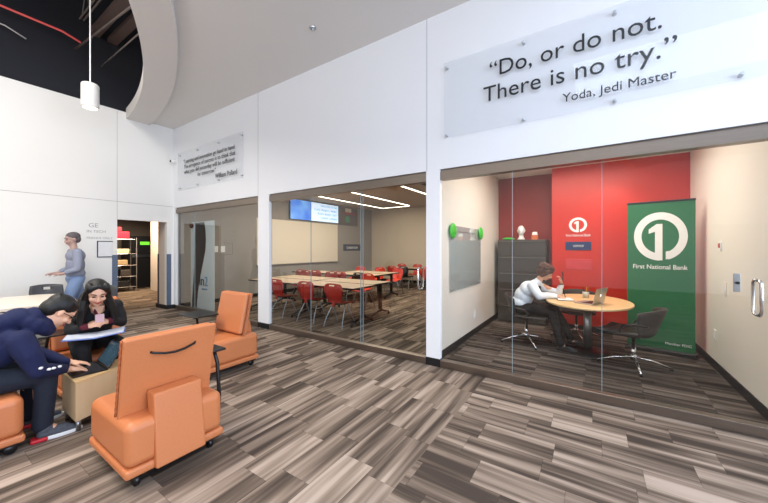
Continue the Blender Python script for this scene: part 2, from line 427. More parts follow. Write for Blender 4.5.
# ---------------------------------------------------------------- void structure
for i, (x0, y0, x1, y1, z, t) in enumerate([(-9.0 + .35, .9, 3.0, 2.9, 6.7, 0)]):
    pass
def joist(a, b, z, h, name, label):
    a = V((a[0], a[1], z)); b = V((b[0], b[1], z)); mb = MB(); d = (b - a); L = d.length; d.normalize(); s = V((-d.y, d.x, 0))
    for zz in (0, h):
        for k in (-.03, .03):
            mb.tube([a + s * k + V((0, 0, zz)), b + s * k + V((0, 0, zz))], .018, 4)
    q = int(L / .5)
    for i in range(q):
        p = a + d * (L * i / q); r = a + d * (L * (i + .5) / q); t_ = a + d * (L * (i + 1) / q)
        mb.tube([p, r + V((0, 0, h))], .01, 4).tube([r + V((0, 0, h)), t_], .01, 4)
    return tag(mb.build(name, M['joist']), label, 'joist', 'steel joists in the dark ceiling opening')
joist((-8.6, .35), (-1, .35), 6.1, .5, 'roof_joist', 'dark steel joist crossing the opening nearest the lobby windows')
joist((-8.6, 2.0), (-1, 2.0), 6.1, .5, 'roof_joist', 'dark steel joist above the white pendant lamp')
tag(MB().box((-8.65, 2.12, 5.9), (-6.9, 2.28, 6.0)).box((-8.65, 2.42, 5.9), (-6.9, 2.58, 6.0)).build('air_duct', mat('duct_brown', '5a4a45', .5)), 'paired brown-grey duct runs inside the ceiling opening', 'duct')
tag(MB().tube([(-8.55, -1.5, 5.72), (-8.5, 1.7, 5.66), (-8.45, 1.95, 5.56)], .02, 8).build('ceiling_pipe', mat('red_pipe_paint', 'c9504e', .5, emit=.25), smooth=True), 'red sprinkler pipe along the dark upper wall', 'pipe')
tag(MB().tube([(-8.6, -1.5, 5.38), (-8.6, 1.0, 5.4), (-8.6, 1.25, 5.3)], .012, 8).build('ceiling_conduit', mat('conduit', 'b9b4b4', .5), smooth=True), 'thin white conduit below the red pipe', 'pipe')
tag(MB().tube([(-8.6, 1.9, 5.45), (-4, 2.3, 5.55)], .018, 8).tube([(-8.6, 2.3, 5.3), (-5.4, 2.2, 5.1)], .012, 8).build('ceiling_conduit', M['joist'], smooth=True), 'grey conduit run crossing behind the pendant lamp', 'pipe')
# pendant lamp
t = thing('pendant_lamp', 'white cylindrical pendant lamp hanging from the dark ceiling opening', 'lamp', (-6.87, 1.7, 3.795))
wp = mat('lamp_white', 'dedcd8', .4)
MB().lathe([(.11, 0), (.115, .01), (.115, .37), (.10, .39), (.02, .395)], 28).build('lamp_shade', wp, t, bevel=.006)
MB().lathe([(.095, -.004), (.10, .004)], 24).build('lamp_lens', emis('lamp_glow', 'fff0dd', 2.2), t)
MB().tube([(0, 0, .39), (0, 0, 3.37)], .009, 8).build('cord', M['white'], t)
t = thing('fire_sprinkler', 'small round sprinkler head flush in the white ceiling', 'sprinkler', (-3.13, 3.03, HC))
MB().lathe([(.04, -.012), (.045, 0)], 16).build('escutcheon', M['steel'], t); MB().lathe([(.012, -.035), (.02, -.012)], 10).build('head', M['steel'], t)

# ---------------------------------------------------------------- wall signs
def standoffs(pts, y, t):
    for x, z in pts:
        MB().lathe([(.016, 0), (.016, .045), (.012, .05)], 14, Matrix.Translation((x, FY, z)) @ Matrix.Rotation(PI / 2, 4, 'X')).build('standoff', M['standoff'], t, smooth=True)
t = thing('acrylic_sign', 'large clear acrylic quote sign reading Do, or do not above the office glass', 'sign')
MB().box((-1.53, FY - .04, 2.85), (1.14, FY - .034, 3.78)).build('acrylic_panel', M['acrylic'], t)
standoffs([(-1.5, 3.72), (-.62, 3.72), (.18, 3.72), (1.05, 3.72), (-1.5, 2.89), (-.62, 2.89), (.18, 2.89), (1.0, 2.89)], 0, t)
yy = FY - .043
text('\u201cDo, or do not.', 'lettering', M['black_ink'], t, (-.975, yy, 3.44), RF, width=1.49, height=.17)
text('There is no try.\u201d', 'lettering', M['black_ink'], t, (-1.045, yy, 3.175), RF, width=1.66, height=.17)
text('Yoda, Jedi Master', 'lettering', M['black_ink'], t, (-.25, yy, 2.975), RF, width=.86, height=.083)
t = thing('acrylic_sign', 'smaller clear acrylic quote sign ending William Pollard, near the room corner', 'sign')
MB().box((-8.4, FY - .04, 2.88), (-5.72, FY - .034, 3.79)).build('acrylic_panel', M['acrylic'], t)
standoffs([(x, z) for x in (-8.33, -7.5, -6.62, -5.79) for z in (2.94, 3.73)], 0, t)
for s, x, z, w in [('\u201cLearning and innovation go hand in hand.', -8.1, 3.5, 2.12), ('The arrogance of success is to think that', -8.08, 3.375, 2.1), ('what you did yesterday will be sufficient', -8.07, 3.25, 2.07), ('for tomorrow.\u201d', -7.45, 3.125, .75)]:
    text(s, 'lettering', M['black_ink'], t, (x, yy, z), RF, width=w, height=.088)
text('William Pollard', 'lettering', M['black_ink'], t, (-6.72, yy, 2.985), RF, width=.8, height=.1)
t = thing('security_camera', 'small white dome security camera with dark lens in the wall corner', 'camera')
MB().ball((-8.56, FY - .06, 3.62), .055).build('housing', M['white'], t, smooth=True); MB().ball((-8.585, FY - .105, 3.62), .03).build('lens', M['plastic'], t, smooth=True)
MB().box((-8.6, FY - .04, 3.57), (-8.52, FY, 3.67)).build('mount', M['white'], t)
# framed notice and pen writing on the left wall
t = thing('framed_notice', 'dark framed paper notice on the white wall beside the doorway', 'frame')
x = LX + .012
mb = MB(); y0, y1, z0, z1 = 2.26, 2.52, 1.305, 1.65
for a, b, c, d in ((y0, y0 + .015, z0, z1), (y0, y1, z0, z0 + .015), (y0, y1, z1 - .015, z1)): mb.box((LX, a, c), (x + .006, b, d))
mb.build('frame', M['shell'], t); MB().box((LX, y0 + .015, z0 + .015), (x, y1 - .01, z1 - .015)).build('paper', mat('paper', 'e4e4e6', .6), t)
t = thing('marker_writing', 'three lines of faint grey marker writing above the framed notice', 'writing')
g = mat('faint_marker', 'a3a3a3', .6)
text('GE', 'lettering', g, t, (LX + .002, 2.13, 1.93), RL, width=.15, size=.1, ext=.001)
text('IN TECH', 'lettering', g, t, (LX + .002, 2.1, 1.82), RL, width=.3, size=.1, ext=.001)
text('FRIENDS ONLY', 'lettering', g, t, (LX + .002, 2.1, 1.69), RL, width=.42, size=.1, ext=.001)

# ---------------------------------------------------------------- service room contents
t = thing('wire_rack', 'chrome wire storage rack on casters seen through the doorway', 'rack', (-13.6, 3.78, 0))
for sx in (-.25, .25):
    for sy in (-.75, .75): MB().tube([(sx, sy, .1), (sx, sy, 1.86)], .014, 8).build('post', M['chrome'], t); MB().lathe([(.05, -.015), (.05, .015)], 14, Matrix.Translation((sx, sy, .05)) @ Matrix.Rotation(PI / 2, 4, 'Y')).build('caster', M['steel'], t)
for z in (.16, .52, .9, 1.3, 1.8):
    mb = MB()
    for sx in (-.25, .25): mb.tube([(sx, -.75, z), (sx, .75, z)], .007, 6)
    for k in range(21): y = -.75 + .075 * k; mb.tube([(-.25, y, z + .005), (.25, y, z + .005)], .004, 4)
    for sy in (-.75, .75): mb.tube([(-.25, sy, z), (.25, sy, z)], .007, 6)
    mb.build('shelf', M['chrome'], t)
for (y, z, w, h, c, l) in [(4.15, .9, .3, .18, 'b79a70', 'tan bin on the middle shelf of the wire rack'), (3.8, .52, .4, .2, '2a2624', 'black bin on the second shelf of the wire rack'), (4.25, .52, .3, .22, '433c36', 'brown bin on the second shelf of the wire rack'), (4.1, 1.3, .5, .16, 'd8c49a', 'cream tray on the fourth shelf of the wire rack'), (4.1, .16, .5, .2, '1d1c1c', 'black crate on the bottom shelf of the wire rack')]:
    tag(MB().box((-13.8, y - w / 2, z + .012), (-13.4, y + w / 2, z + .012 + h)).build('storage_bin', mat('bin', c, .5), bevel=.02), l, 'bin', 'bins on the wire rack')
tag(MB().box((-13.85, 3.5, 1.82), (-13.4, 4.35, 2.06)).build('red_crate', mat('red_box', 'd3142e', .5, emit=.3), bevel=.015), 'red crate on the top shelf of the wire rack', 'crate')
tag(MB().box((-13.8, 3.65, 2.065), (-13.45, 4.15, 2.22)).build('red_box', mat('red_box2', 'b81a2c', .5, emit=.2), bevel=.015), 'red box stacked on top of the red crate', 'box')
t = thing('tall_machine', 'tall dark machine with a small green screen behind the doorway', 'machine', (-14.6, 5.2, 0))
MB().box((-.35, -.6, 0), (.35, .7, 1.95)).build('cabinet_body', mat('machine_dark', '2b2a2c', .35, .4), t, bevel=.02)
MB().box((.35, -.25, 1.62), (.36, .05, 1.74)).build('display', emis('green_led', '5fbf2e', 1.5), t); MB().box((.35, -.5, 1.15), (.37, .6, 1.25)).build('trim', M['steel'], t)

# ---------------------------------------------------------------- sliding glass panel with wave graphic
t = thing('sliding_glass_door', 'blue-tinted glass door with dark wave graphic and in2 lettering', 'door')
Y = 3.98
MB().box((-8.4, Y, .03), (-7.31, Y + .01, 2.14)).build('glass_panel', M['frostdoor'], t)
pts = [(-8.33, .04), (-8.22, 1.0), (-8.19, 2.12), (-7.75, 2.12), (-7.70, 1.95), (-7.675, 1.7), (-7.70, 1.45), (-7.80, 1.16), (-7.92, .85), (-8.0, .6), (-8.06, .35), (-8.1, .04)]
MB().prism([(x, Y - .006, z) for x, z in pts], (0, .004, 0)).build('wave_graphic', mat('wave_dark', '2a2528', .4), t)
text('in', 'lettering', M['black_ink'], t, (-7.955, Y - .008, .60), RF, width=.2, height=.22)
text('2', 'lettering', mat('blue_ink', '5b8aa8', .4), t, (-7.72, Y - .008, .60), RF, width=.13, height=.22)
text('innovate', 'lettering', mat('blue_ink2', '5b8aa8', .4), t, (-7.85, Y - .008, .5), RF, width=.24, size=.1)
MB().lathe([(.06, 0), (.06, .04)], 18, Matrix.Translation((-8.32, Y, 2.05)) @ Matrix.Rotation(PI / 2, 4, 'X')).build('roller', mat('copper', '6a3c34', .4, .7), t, smooth=True)
MB().box((-8.42, Y - .02, 0), (-7.29, Y + .03, .03)).build('bottom_rail', M['rail'], t)

# ---------------------------------------------------------------- classroom contents
t = thing('whiteboard', 'wide cream whiteboard on the grey classroom side wall', 'whiteboard')
MB().box((LX + .001, 6.05, .97), (LX + .02, 9.78, 2.44)).build('surface', M['screenw'], t); MB().box((LX + .001, 6.05, .94), (LX + .06, 9.78, .97)).build('tray', M['steel'], t)
t = thing('wall_display', 'large bright blue and white display screen above the whiteboard', 'screen')
y0, y1, z0, z1 = 7.3, 9.75, 2.5, 3.2
MB().box((LX, y0, z0), (LX + .08, y1, z1)).build('casing', M['plastic'], t)
scr = bpy.data.materials.new('screen_blue'); scr.use_nodes = True; nt = scr.node_tree
b = nt.nodes['Principled BSDF']; g = nt.nodes.new('ShaderNodeTexCoord'); sp = nt.nodes.new('ShaderNodeSeparateXYZ'); wv = nt.nodes.new('ShaderNodeTexWave'); wv.inputs['Scale'].default_value = 1.1; wv.inputs['Distortion'].default_value = 3
nt.links.new(g.outputs['Object'], wv.inputs[0])
rp = nt.nodes.new('ShaderNodeValToRGB'); rp.color_ramp.elements[0].color = (.01, .12, .6, 1); rp.color_ramp.elements[1].color = (.25, .6, 1, 1); nt.links.new(wv.outputs[0], rp.inputs[0])
nt.links.new(rp.outputs[0], b.inputs['Base Color']); nt.links.new(rp.outputs[0], b.inputs['Emission Color']); b.inputs['Emission Strength'].default_value = 1.0
MB().box((LX + .08, y0 + .01, z0 + .01), (LX + .084, y0 + .95, z1 - .01)).build('picture_area', scr, t)
MB().box((LX + .08, y0 + .95, z0 + .01), (LX + .084, y1 - .01, z1 - .01)).build('text_area', emis('screen_white', 'cfe6fb', 1.0), t)
bi = emis('screen_ink', '3f7fc4', .5)
for i, (s_, yy0, w) in enumerate([('WELCOME TO THE', 8.75, .9), ('CLASS  PROJECT  WORK', 8.4, 1.25), ('PLAN  BUILD  TEST', 8.6, 1.05), ('SHARE  LEARN', 8.75, .9)]):
    text(s_, 'lettering', bi, t, (LX + .087, yy0, 3.06 - i * .15), RL, width=w, height=.07)
t = thing('wall_poster', 'dark grey poster with a green round emblem beside the display', 'poster')
MB().box((LX, 9.85, 2.45), (LX + .02, 11.1, 3.2)).build('board', mat('poster_grey', '5a4f4a', .5), t)
MB().lathe([(.15, 0), (.15, .006)], 24, Matrix.Translation((LX + .02, 10.4, 2.72)) @ Matrix.Rotation(PI / 2, 4, 'Y')).build('emblem', mat('emblem_green', '3c8a5c', .5), t)
MB().box((LX + .02, 10.1, 2.93), (LX + .026, 10.9, 3.0)).build('stripe', M['redplastic'], t); MB().box((LX + .02, 10.25, 3.02), (LX + .026, 10.65, 3.18)).build('picture', M['cream'], t)
t = thing('room_sign', 'small navy room sign on the classroom wall', 'sign')
MB().box((LX, 10.15, 1.38), (LX + .015, 11.3, 1.66)).build('plate', mat('navy_plate', '15203f', .4), t)
text('CLASSROOM', 'lettering', M['white'], t, (LX + .018, 10.35, 1.47), RL, width=.75, size=.1)
for y, l in ((4.78, 'white light switch nearer the glass on the grey classroom wall'), (4.98, 'white light switch farther from the glass on the grey classroom wall')):
    t = thing('light_switch', l, 'switch', (LX, y, 1.47), 0, 'pair of switches on the classroom wall')
    MB().box((0, -.06, -.085), (.008, .06, .085)).build('plate', M['white'], t, bevel=.003); MB().box((.008, -.018, -.03), (.014, .018, .03)).build('rocker', M['white'], t)
for (x, a, b, l) in [(-6.2, 5.0, 11.3, 'long ceiling light strip in the middle of the classroom'), (-7.6, 5.0, 11.55, 'long ceiling light strip nearest the whiteboard wall'), (-4.42, 4.5, 11.9, 'long ceiling light strip nearest the office wall')]:
    t = thing('ceiling_light', l, 'light', (x, 0, CZ), 0, 'light strips on the classroom ceiling')
    MB().box((-.05, a, -.03), (.05, b, 0)).build('housing', M['steel'], t); MB().box((-.04, a + .02, -.036), (.04, b - .02, -.03)).build('diffuser', M['linear'], t)
t = thing('ceiling_light', 'short cross light strip joining two long strips at the far end', 'light', (0, 11.45, CZ), 0, 'light strips on the classroom ceiling')
MB().box((-7.54, -.05, -.03), (-6.26, .05, 0)).build('housing', M['steel'], t); MB().box((-7.52, -.03, -.036), (-6.28, .03, -.03)).build('diffuser', M['linear'], t)

def flip_table(loc, rz, label):
    t = thing('training_table', label, 'table', loc, rz, 'tan flip-top tables in the classroom')
    MB().box((-.8, -.36, .715), (.8, .36, .74)).build('tabletop', M['tabletan'], t, bevel=.006)
    mb = MB(); mb.box((-.805, -.365, .71), (.805, -.36, .742)); mb.box((-.805, .36, .71), (.805, .365, .742)); mb.box((-.805, -.365, .71), (-.8, .365, .742)); mb.box((.8, -.365, .71), (.805, .365, .742))
    mb.build('edge_band', M['plastic'], t)
    MB().box((-.70, -.03, .66), (.70, .03, .71)).build('crossbar', M['plastic'], t)
    for s in (-.74, .74):
        l = MB().box((s - .03, -.035, .12), (s + .03, .035, .7)).build('leg', M['plastic'], t, bevel=.008)
        MB().tube([(s, -.34, .075), (s, -.18, .10), (s, 0, .17), (s, .18, .10), (s, .34, .075)], [.018, .022, .03, .022, .018], 8).build('foot', M['plastic'], t, smooth=True)
        for q in (-.34, .34): MB().lathe([(.03, -.012), (.033, 0), (.03, .012)], 14, Matrix.Translation((s, q, .033)) @ Matrix.Rotation(PI / 2, 4, 'Y')).build('caster', M['plastic'], t)
    return t
def school_chair(loc, rz, label, m=None, frame=None):
    m = m or M['redplastic']; frame = frame or mat('grey_tube', '8b8f95', .4, .6)
    t = thing('school_chair', label, 'chair', loc, rz, 'shell chairs in the classroom')
    # faces +Y ; back at -Y
    def sheet(fn, nu, nv, hole=None):
        mb = MB(); vs = [fn(i / nu * 2 - 1, j / nv) for j in range(nv + 1) for i in range(nu + 1)]; fs = []
        for j in range(nv):
            for i in range(nu):
                if hole and hole(i, j): continue
                fs.append((j * (nu + 1) + i, j * (nu + 1) + i + 1, (j + 1) * (nu + 1) + i + 1, (j + 1) * (nu + 1) + i))
        return mb.add(vs, fs)
    def bk(u, v):
        w = .13 + .085 * math.sin(min(1, v * 1.25) * PI * .62) - .045 * max(0, (v - .75) / .25) ** 2
        k = 1 - .25 * max(0, abs(u) - .75) * 0
        return V((u * w, -.19 - .07 * v + .055 * u * u - .03 * math.sin(v * PI), .47 + .37 * v - .02 * (u * u) * (1 if v > .9 else 0)))
    sheet(bk, 12, 14, lambda i, j: i in (4, 5, 6, 7) and j == 12).build('backrest', m, t, smooth=True, solid=.012)
    def st(u, v):
        w = .15 + .06 * math.sin(min(1, v * 1.3) * PI / 2)
        return V((u * w, -.2 + .41 * v, .445 + .018 * u * u + (.035 * (1 - v / .2) if v < .2 else 0) - (.03 * (v - .85) / .15 if v > .85 else 0)))
    sheet(st, 10, 12).build('seat', m, t, smooth=True, solid=.012)
    MB().box((-.03, -.215, .40), (.03, -.195, .60)).build('back_support', m, t, bevel=.006)
    for s in (-1, 1):
        MB().tube([(s * .12, .10, .43), (s * .17, .03, .39), (s * .2, .12, .2), (s * .215, .2, .04), (s * .215, .205, .0)], .011, 8).build('leg', frame, t, smooth=True)
        MB().tube([(s * .12, .0, .43), (s * .16, -.05, .36), (s * .2, -.18, .14), (s * .215, -.22, .02), (s * .215, -.225, .0)], .011, 8).build('leg', frame, t, smooth=True)
    MB().box((-.13, -.08, .42), (.13, .12, .437)).build('underframe', M['plastic'], t)
    return t
TT = [((-4.52, 4.98, 0), 'tan table in the first classroom row beside the glass, nearest the post'), ((-6.16, 4.98, 0), 'tan table in the first classroom row, toward the whiteboard wall'),
      ((-4.60, 5.73, 0), 'tan table pushed behind the first row, end with visible caster leg'), ((-6.24, 5.73, 0), 'tan table pushed behind the first row, toward the whiteboard wall'),
      ((-5.78, 7.4, 0), 'tan table in the middle classroom row, front side'), ((-7.42, 7.4, 0), 'tan table in the middle classroom row front side, toward the whiteboard wall'),
      ((-5.82, 8.15, 0), 'tan table in the middle classroom row, rear side'), ((-5.9, 10.7, 0), 'tan table in the last classroom row near the beige wall'), ((-4.26, 10.7, 0), 'tan table in the last classroom row, end behind the pull handle')]
t0 = flip_table(TT[0][0], 0, TT[0][1])
for loc, l in TT[1:]: dup(t0, loc, 0, l)
F = mat('grey_tube', '8b8f95', .4, .6)
c0 = school_chair((-4.08, 4.66, 0), .08, 'dark red shell chair in the front row nearest the caster table leg', frame=F)
br, bk_ = {M['redplastic']: M['redlit']}, {M['redplastic']: M['plastic']}
CH = [(-4.83, 4.66, .12, 'dark red shell chair in the front row, middle of three', None), (-5.68, 4.64, 0, 'dark red shell chair in the front row nearest the white column', None),
      (-4.85, 6.42, PI, 'red shell chair toned as front-lit across the first row, behind the right-hand table end', br), (-6.1, 6.45, PI + .2, 'dark red shell chair across the first row, in line with the glass joint', None), (-7.1, 6.4, PI + .1, 'dark red shell chair across the first row nearest the whiteboard', None),
      (-7.55, 7.0, .1, 'dark red shell chair pushed into the middle row nearest the whiteboard', None), (-6.97, 7.05, .1, 'dark red shell chair in the middle row, second from the whiteboard', None),
      (-5.98, 7.02, .1, 'red shell chair in the middle row beside the black one', None), (-5.3, 7.05, 0, 'black shell chair in the middle row', bk_),
      (-6.95, 8.85, PI, 'red shell chair toned as front-lit behind the middle row, below the navy sign', br), (-6.15, 8.9, PI, 'red shell chair toned as front-lit behind the middle row next to the glass door edge', br), (-5.4, 8.85, PI, 'red shell chair toned as front-lit behind the middle row, table end', br),
      (-6.2, 10.2, 0, 'dark red shell chair in front of the last row', None), (-5.75, 10.25, 0, 'black shell chair in front of the last row', bk_),
      (-6.75, 11.45, PI, 'red shell chair behind the last row nearest the corner', br), (-6.0, 11.45, PI, 'red shell chair behind the last row, second from corner', br), (-4.9, 10.25, 0, 'red shell chair toned as front-lit behind the vertical pull handle', br)]
for x, y, rz, l, sw in CH: dup(c0, (x, y, 0), rz, l, swap=sw)

# ---------------------------------------------------------------- office contents
t = thing('glass_board', 'clear glass writing board on the white office wall', 'board')
MB().box((-1.705, 4.32, .865), (-1.697, 5.8, 1.83)).build('glass_sheet', M['sheet'], t)
for y in (4.38, 5.74):
    for z in (.9,): MB().lathe([(.015, 0), (.015, .03)], 12, Matrix.Translation((-1.7145, y, z)) @ Matrix.Rotation(PI / 2, 4, 'Y')).build('standoff', M['steel'], t)
MB().box((-1.696, 4.6, 1.745), (-1.692, 5.5, 1.75)).build('drawn_line', M['black_ink'], t)
for y, z, l in ((4.38, 1.75, 'round bright green disc at the near top corner of the glass board'), (5.74, 1.76, 'round bright green disc at the far top corner of the glass board')):
    t = thing('green_disc', l, 'disc', (-1.692, y, z), 0, 'green discs on the glass board')
    T = Matrix.Rotation(PI / 2, 4, 'Y')
    MB().lathe([(.10, 0), (.115, .012), (.10, .03), (.05, .036)], 26, T).build('disc', M['greenp'], t, smooth=True)
    MB().lathe([(.04, .034), (.035, .045)], 20, T).build('hub', M['greenp'], t)
t = thing('filing_cabinet', 'charcoal metal lateral filing cabinet in the red alcove', 'cabinet', (-1.17, 6.98, 0))
MB().box((-.46, -.2, 0), (.44, .2, 1.665)).build('carcass', M['cabinet'], t, bevel=.004)
for i in range(5):
    z0 = .04 + i * .325
    d = MB().box((-.45, -.222, z0), (.43, -.2, z0 + .315)).build('drawer', M['cabinet'], t, bevel=.004)
    MB().box((-.43, -.24, z0 + .285), (.41, -.222, z0 + .30)).build('handle', mat('pull_brown', '77706b', .35, .6), d)
t = thing('mannequin_head', 'white mannequin head standing on the filing cabinet', 'mannequin', (-1.2, 6.9, 1.667))
mb = MB().lathe([(.07, 0), (.072, .02), (.045, .05), (.042, .1)], 20)
mb.ball((0, -.01, .19), (.068, .085, .1)).ball((0, -.03, .14), (.05, .06, .05)).ball((0, -.1, .175), (.012, .018, .025)).ball((.068, 0, .18), (.01, .02, .03)).ball((-.068, 0, .18), (.01, .02, .03))
mb.build('bust', M['white'], t, remesh=.008)
t = tag(MB().lathe([(.10, 0), (.12, .015), (.12, .03), (.06, .045), (.0, .05)], 24, Matrix.Translation((-1.44, 6.88, 1.667))).build('green_bowl', M['greenp'], smooth=True), 'flat bright green lid on the filing cabinet', 'lid')
t = thing('tissue_box', 'white and orange box on the filing cabinet beside the mannequin head', 'box', (-.945, 6.88, 1.667))
MB().box((-.055, -.05, 0), (.055, .05, .09)).build('carton', mat('orange_box', 'c96a35', .5), t); MB().hexa([V(p) for p in ((-.05,-.04,.09),(.05,-.04,.09),(.05,.04,.09),(-.05,.04,.09),(-.035,-.03,.15),(.035,-.03,.15),(.035,.03,.15),(-.035,.03,.15))]).build('flap', M['white'], t)
# logo on red wall
def one_logo(t, cx, cz, rx, rz, y, m):
    mb = MB(); pr = []
    k = .30
    a0, a1 = -PI / 2 + .32, -PI / 2 + 2 * PI     # ring from right of the foot round to the foot
    n = 44
    o = [(cx + rx * math.cos(a0 + (a1 - a0) * i / n), cz + rz * math.sin(a0 + (a1 - a0) * i / n)) for i in range(n + 1)]
    q = [(cx + rx * (1 - k) * math.cos(a0 + (a1 - a0) * i / n), cz + rz * (1 - k) * math.sin(a0 + (a1 - a0) * i / n)) for i in range(n + 1)]
    for i in range(n): mb.prism([(o[i][0], y, o[i][1]), (o[i+1][0], y, o[i+1][1]), (q[i+1][0], y, q[i+1][1]), (q[i][0], y, q[i][1])], (0, -.003, 0))
    mb.build('ring', m, t)
    s = rx
    P = [(-.18, -.97), (.10, -.99), (.10, .52), (-.12, .52), (-.42, .30), (-.42, .12), (-.18, .2)]
    MB().prism([(cx + a * rx, y, cz + b * rz) for a, b in P], (0, -.004, 0)).build('numeral', m, t)
    MB().prism([(cx + a * rx, y, cz + b * rz) for a, b in ((.22, -.62), (.36, -.60), (.36, -.90), (.22, -.95))], (0, -.004, 0)).build('ring_end', m, t)
t = thing('wall_logo', 'white circled numeral one emblem with lettering on the red wall', 'logo')
one_logo(t, -.215, 1.92, .14, .135, 6.757, M['white'])
text('First National Bank', 'lettering', M['white'], t, (-.40, 6.755, 1.71), RF, width=.38, height=.045)
t = thing('office_sign', 'navy sign reading office on the red wall', 'sign')
MB().box((-.41, 6.745, 1.462), (-.01, 6.76, 1.615)).build('plate', M['navy'], t, bevel=.003)
text('OFFICE', 'lettering', M['white'], t, (-.285, 6.742, 1.52), RF, width=.16, size=.05)
tag(MB().box((-.41, 6.75, 1.11), (0, 6.76, 1.3)).build('wall_reflection', mat('pink_reflection', 'c93a40', .3, var=.35, scale=9), bevel=.01), 'modelled pinkish red plaque below the navy office sign', 'reflection')  # pinkish reflection, put in as a thin blotchy panel
# banner
t = thing('banner_stand', 'tall green roll-up banner with white numeral one emblem by the red wall', 'banner', (.81, 5.95, 0), math.atan2(-.2, .72) * .6)
MB().box((-.37, -.004, .06), (.365, 0, 2.16)).build('banner_sheet', M['green'], t)
MB().box((-.375, -.015, 2.15), (.37, .012, 2.175)).build('top_rail', M['plastic'], t, bevel=.004)
MB().box((-.39, -.06, 0), (.385, .06, .065)).build('base_cassette', M['plastic'], t, bevel=.015)
MB().tube([(0, .02, .05), (0, .02, 2.16)], .008, 8).build('pole', M['steel'], t)
one_logo(t, 0, 1.665, .29, .345, -.005, M['white'])
text('First National Bank', 'lettering', M['white'], t, (-.30, -.006, 1.2), RF, width=.59, height=.062, bold=.001)
text('Member FDIC', 'lettering', M['white'], t, (.06, -.006, .14), RF, width=.27, size=.05)
# small things on the office walls
def plate(name, x, y, z, w, h, label, cat, m, facing=1, group=None):
    t = thing(name, label, cat, (x, y, z), 0, group)
    s = facing
    MB().box((min(0, .01 * s), -w / 2, -h / 2), (max(0, .01 * s), w / 2, h / 2)).build('plate', m, t, bevel=.003)
    MB().box((min(.01 * s, .016 * s), -w / 5, -h / 4), (max(.01 * s, .016 * s), w / 5, h / 4)).build('insert', M['white'], t)
    return t
plate('light_switch', 1.283, 5.2, 1.03, .09, .15, 'cream light switch on the office wall above the outlet', 'switch', M['cream'], -1)
plate('wall_outlet', 1.283, 5.55, .42, .09, .13, 'cream power outlet low on the office wall beyond the banner', 'outlet', M['cream'], -1)
plate('wall_outlet', -1.715, 5.5, .35, .09, .13, 'white power outlet below the glass board', 'outlet', M['white'], 1)
t = thing('red_reflection', 'small red and white alarm strobe on the office wall', 'reflected', (1.284, 5.34, 1.52)); t.scale = (.6, .6, .6)  # a small reflection, modelled as a solid on the wall
MB().box((-.03, -.05, -.09), (0, .05, .09)).build('housing', M['white'], t, bevel=.006); MB().box((-.045, -.03, -.03), (-.03, .03, .06)).build('blob', mat('reflection_red', 'c33a3a', .3), t)
t = thing('glass_door_lock', 'steel lock plate mounted on the office glass beside the pull handle', 'lock', (.995, FY + .055, 1.215))
MB().box((-.02, -.012, -.075), (.02, -.001, .075)).build('plate', M['steel'], t, bevel=.003); MB().lathe([(.012, 0), (.012, .02)], 12, Matrix.Translation((-.0, -.012, 0)) @ Matrix.Rotation(PI / 2, 4, 'X')).build('cylinder', M['plastic'], t)
# table
TC = V((-.055, 5.45, 0))
t = thing('oval_table', 'light maple oval meeting table on a grey post in the office', 'table', TC)
MB().lathe([(.985, .712), (1, .718), (1, .735), (.99, .74)], 64, sx=.535, sy=.735).build('tabletop', M['mapletop'], t)
MB().lathe([(.05, .03), (.05, .71)], 28).build('post', M['steel'], t, smooth=True)
MB().lathe([(.30, 0), (.30, .012), (.10, .03), (.055, .05)], 40).build('base', M['plastic'], t, smooth=True)
def star_base(t, R, legs, ang0, z=.12):
    MB().lathe([(.028, z), (.028, z + .12), (.02, z + .12), (.02, .40)], 16).build('post', M['chrome'], t, smooth=True)
    MB().lathe([(.035, z - .03), (.035, z + .03)], 16).build('hub', M['chrome'], t, smooth=True)
    for k in range(legs):
        a = ang0 + 2 * PI * k / legs; c, s = math.cos(a), math.sin(a)
        l = MB().tube([(c * .03, s * .03, z), (c * R * .5, s * R * .5, z * .78), (c * R, s * R, .03)], [.017, .014, .011], 8).build('leg', M['chrome'], t, smooth=True)
        MB().lathe([(.018, 0), (.018, .022)], 10, Matrix.Translation((c * R * .99, s * R * .99, 0))).build('glide', M['plastic'], l)
def office_chair(loc, rz, label, seatm, a0):
    # faces +Y
    t = thing('office_chair', label, 'chair', loc, rz, 'dark shell chairs around the office table')
    star_base(t, .38, 4, a0)
    vs = []; fs = []; nu, nv = 16, 16
    for j in range(nv + 1):
        v = j / nv
        for i in range(nu + 1):
            u = i / nu * 2 - 1
            if v < .55:
                q = v / .55; w = .27 + .02 * q; y = .33 - .52 * q; z = .405 + .05 * (u * u) * (.3 + q) + .045 * (1 - q) ** 3
            else:
                q = (v - .55) / .45; w = .29 + .035 * math.sin(q * PI / 2) ; y = -.19 - .13 * q + .20 * u * u * (.4 + .6 * q); z = .42 + .065 * u * u * (1 - q) + .36 * q - .05 * u * u * q
                if q < .2: y += .0
            vs.append((u * w, y, z))
    for j in range(nv):
        for i in range(nu): a = j * (nu + 1) + i; fs.append((a, a + 1, a + nu + 2, a + nu + 1))
    MB().add(vs, fs).build('shell', seatm, t, smooth=True, solid=.034, sub=1)
    MB().box((-.215, -.15, .425), (.215, .24, .462)).build('seat_cushion', M['leather'], t, bevel=.018)
    for s in (-1, 1):
        MB().tube([(s * .29, -.22, .58), (s * .30, -.1, .585), (s * .295, .02, .56), (s * .27, .07, .5), (s * .25, .06, .44)], .014, 8).build('armrest', M['plastic'], t, smooth=True)
    MB().box((-.12, -.1, .385), (.12, .12, .405)).build('mounting_plate', M['plastic'], t)
    return t
office_chair((-.87, 5.45, 0), -PI / 2, 'dark shell chair on a chrome star base under the woman in white', M['shell'], .5)
oc = office_chair((.44, 5.1, 0), PI / 2 - .35, 'empty dark shell chair in front of the green banner', M['shell'], .45)
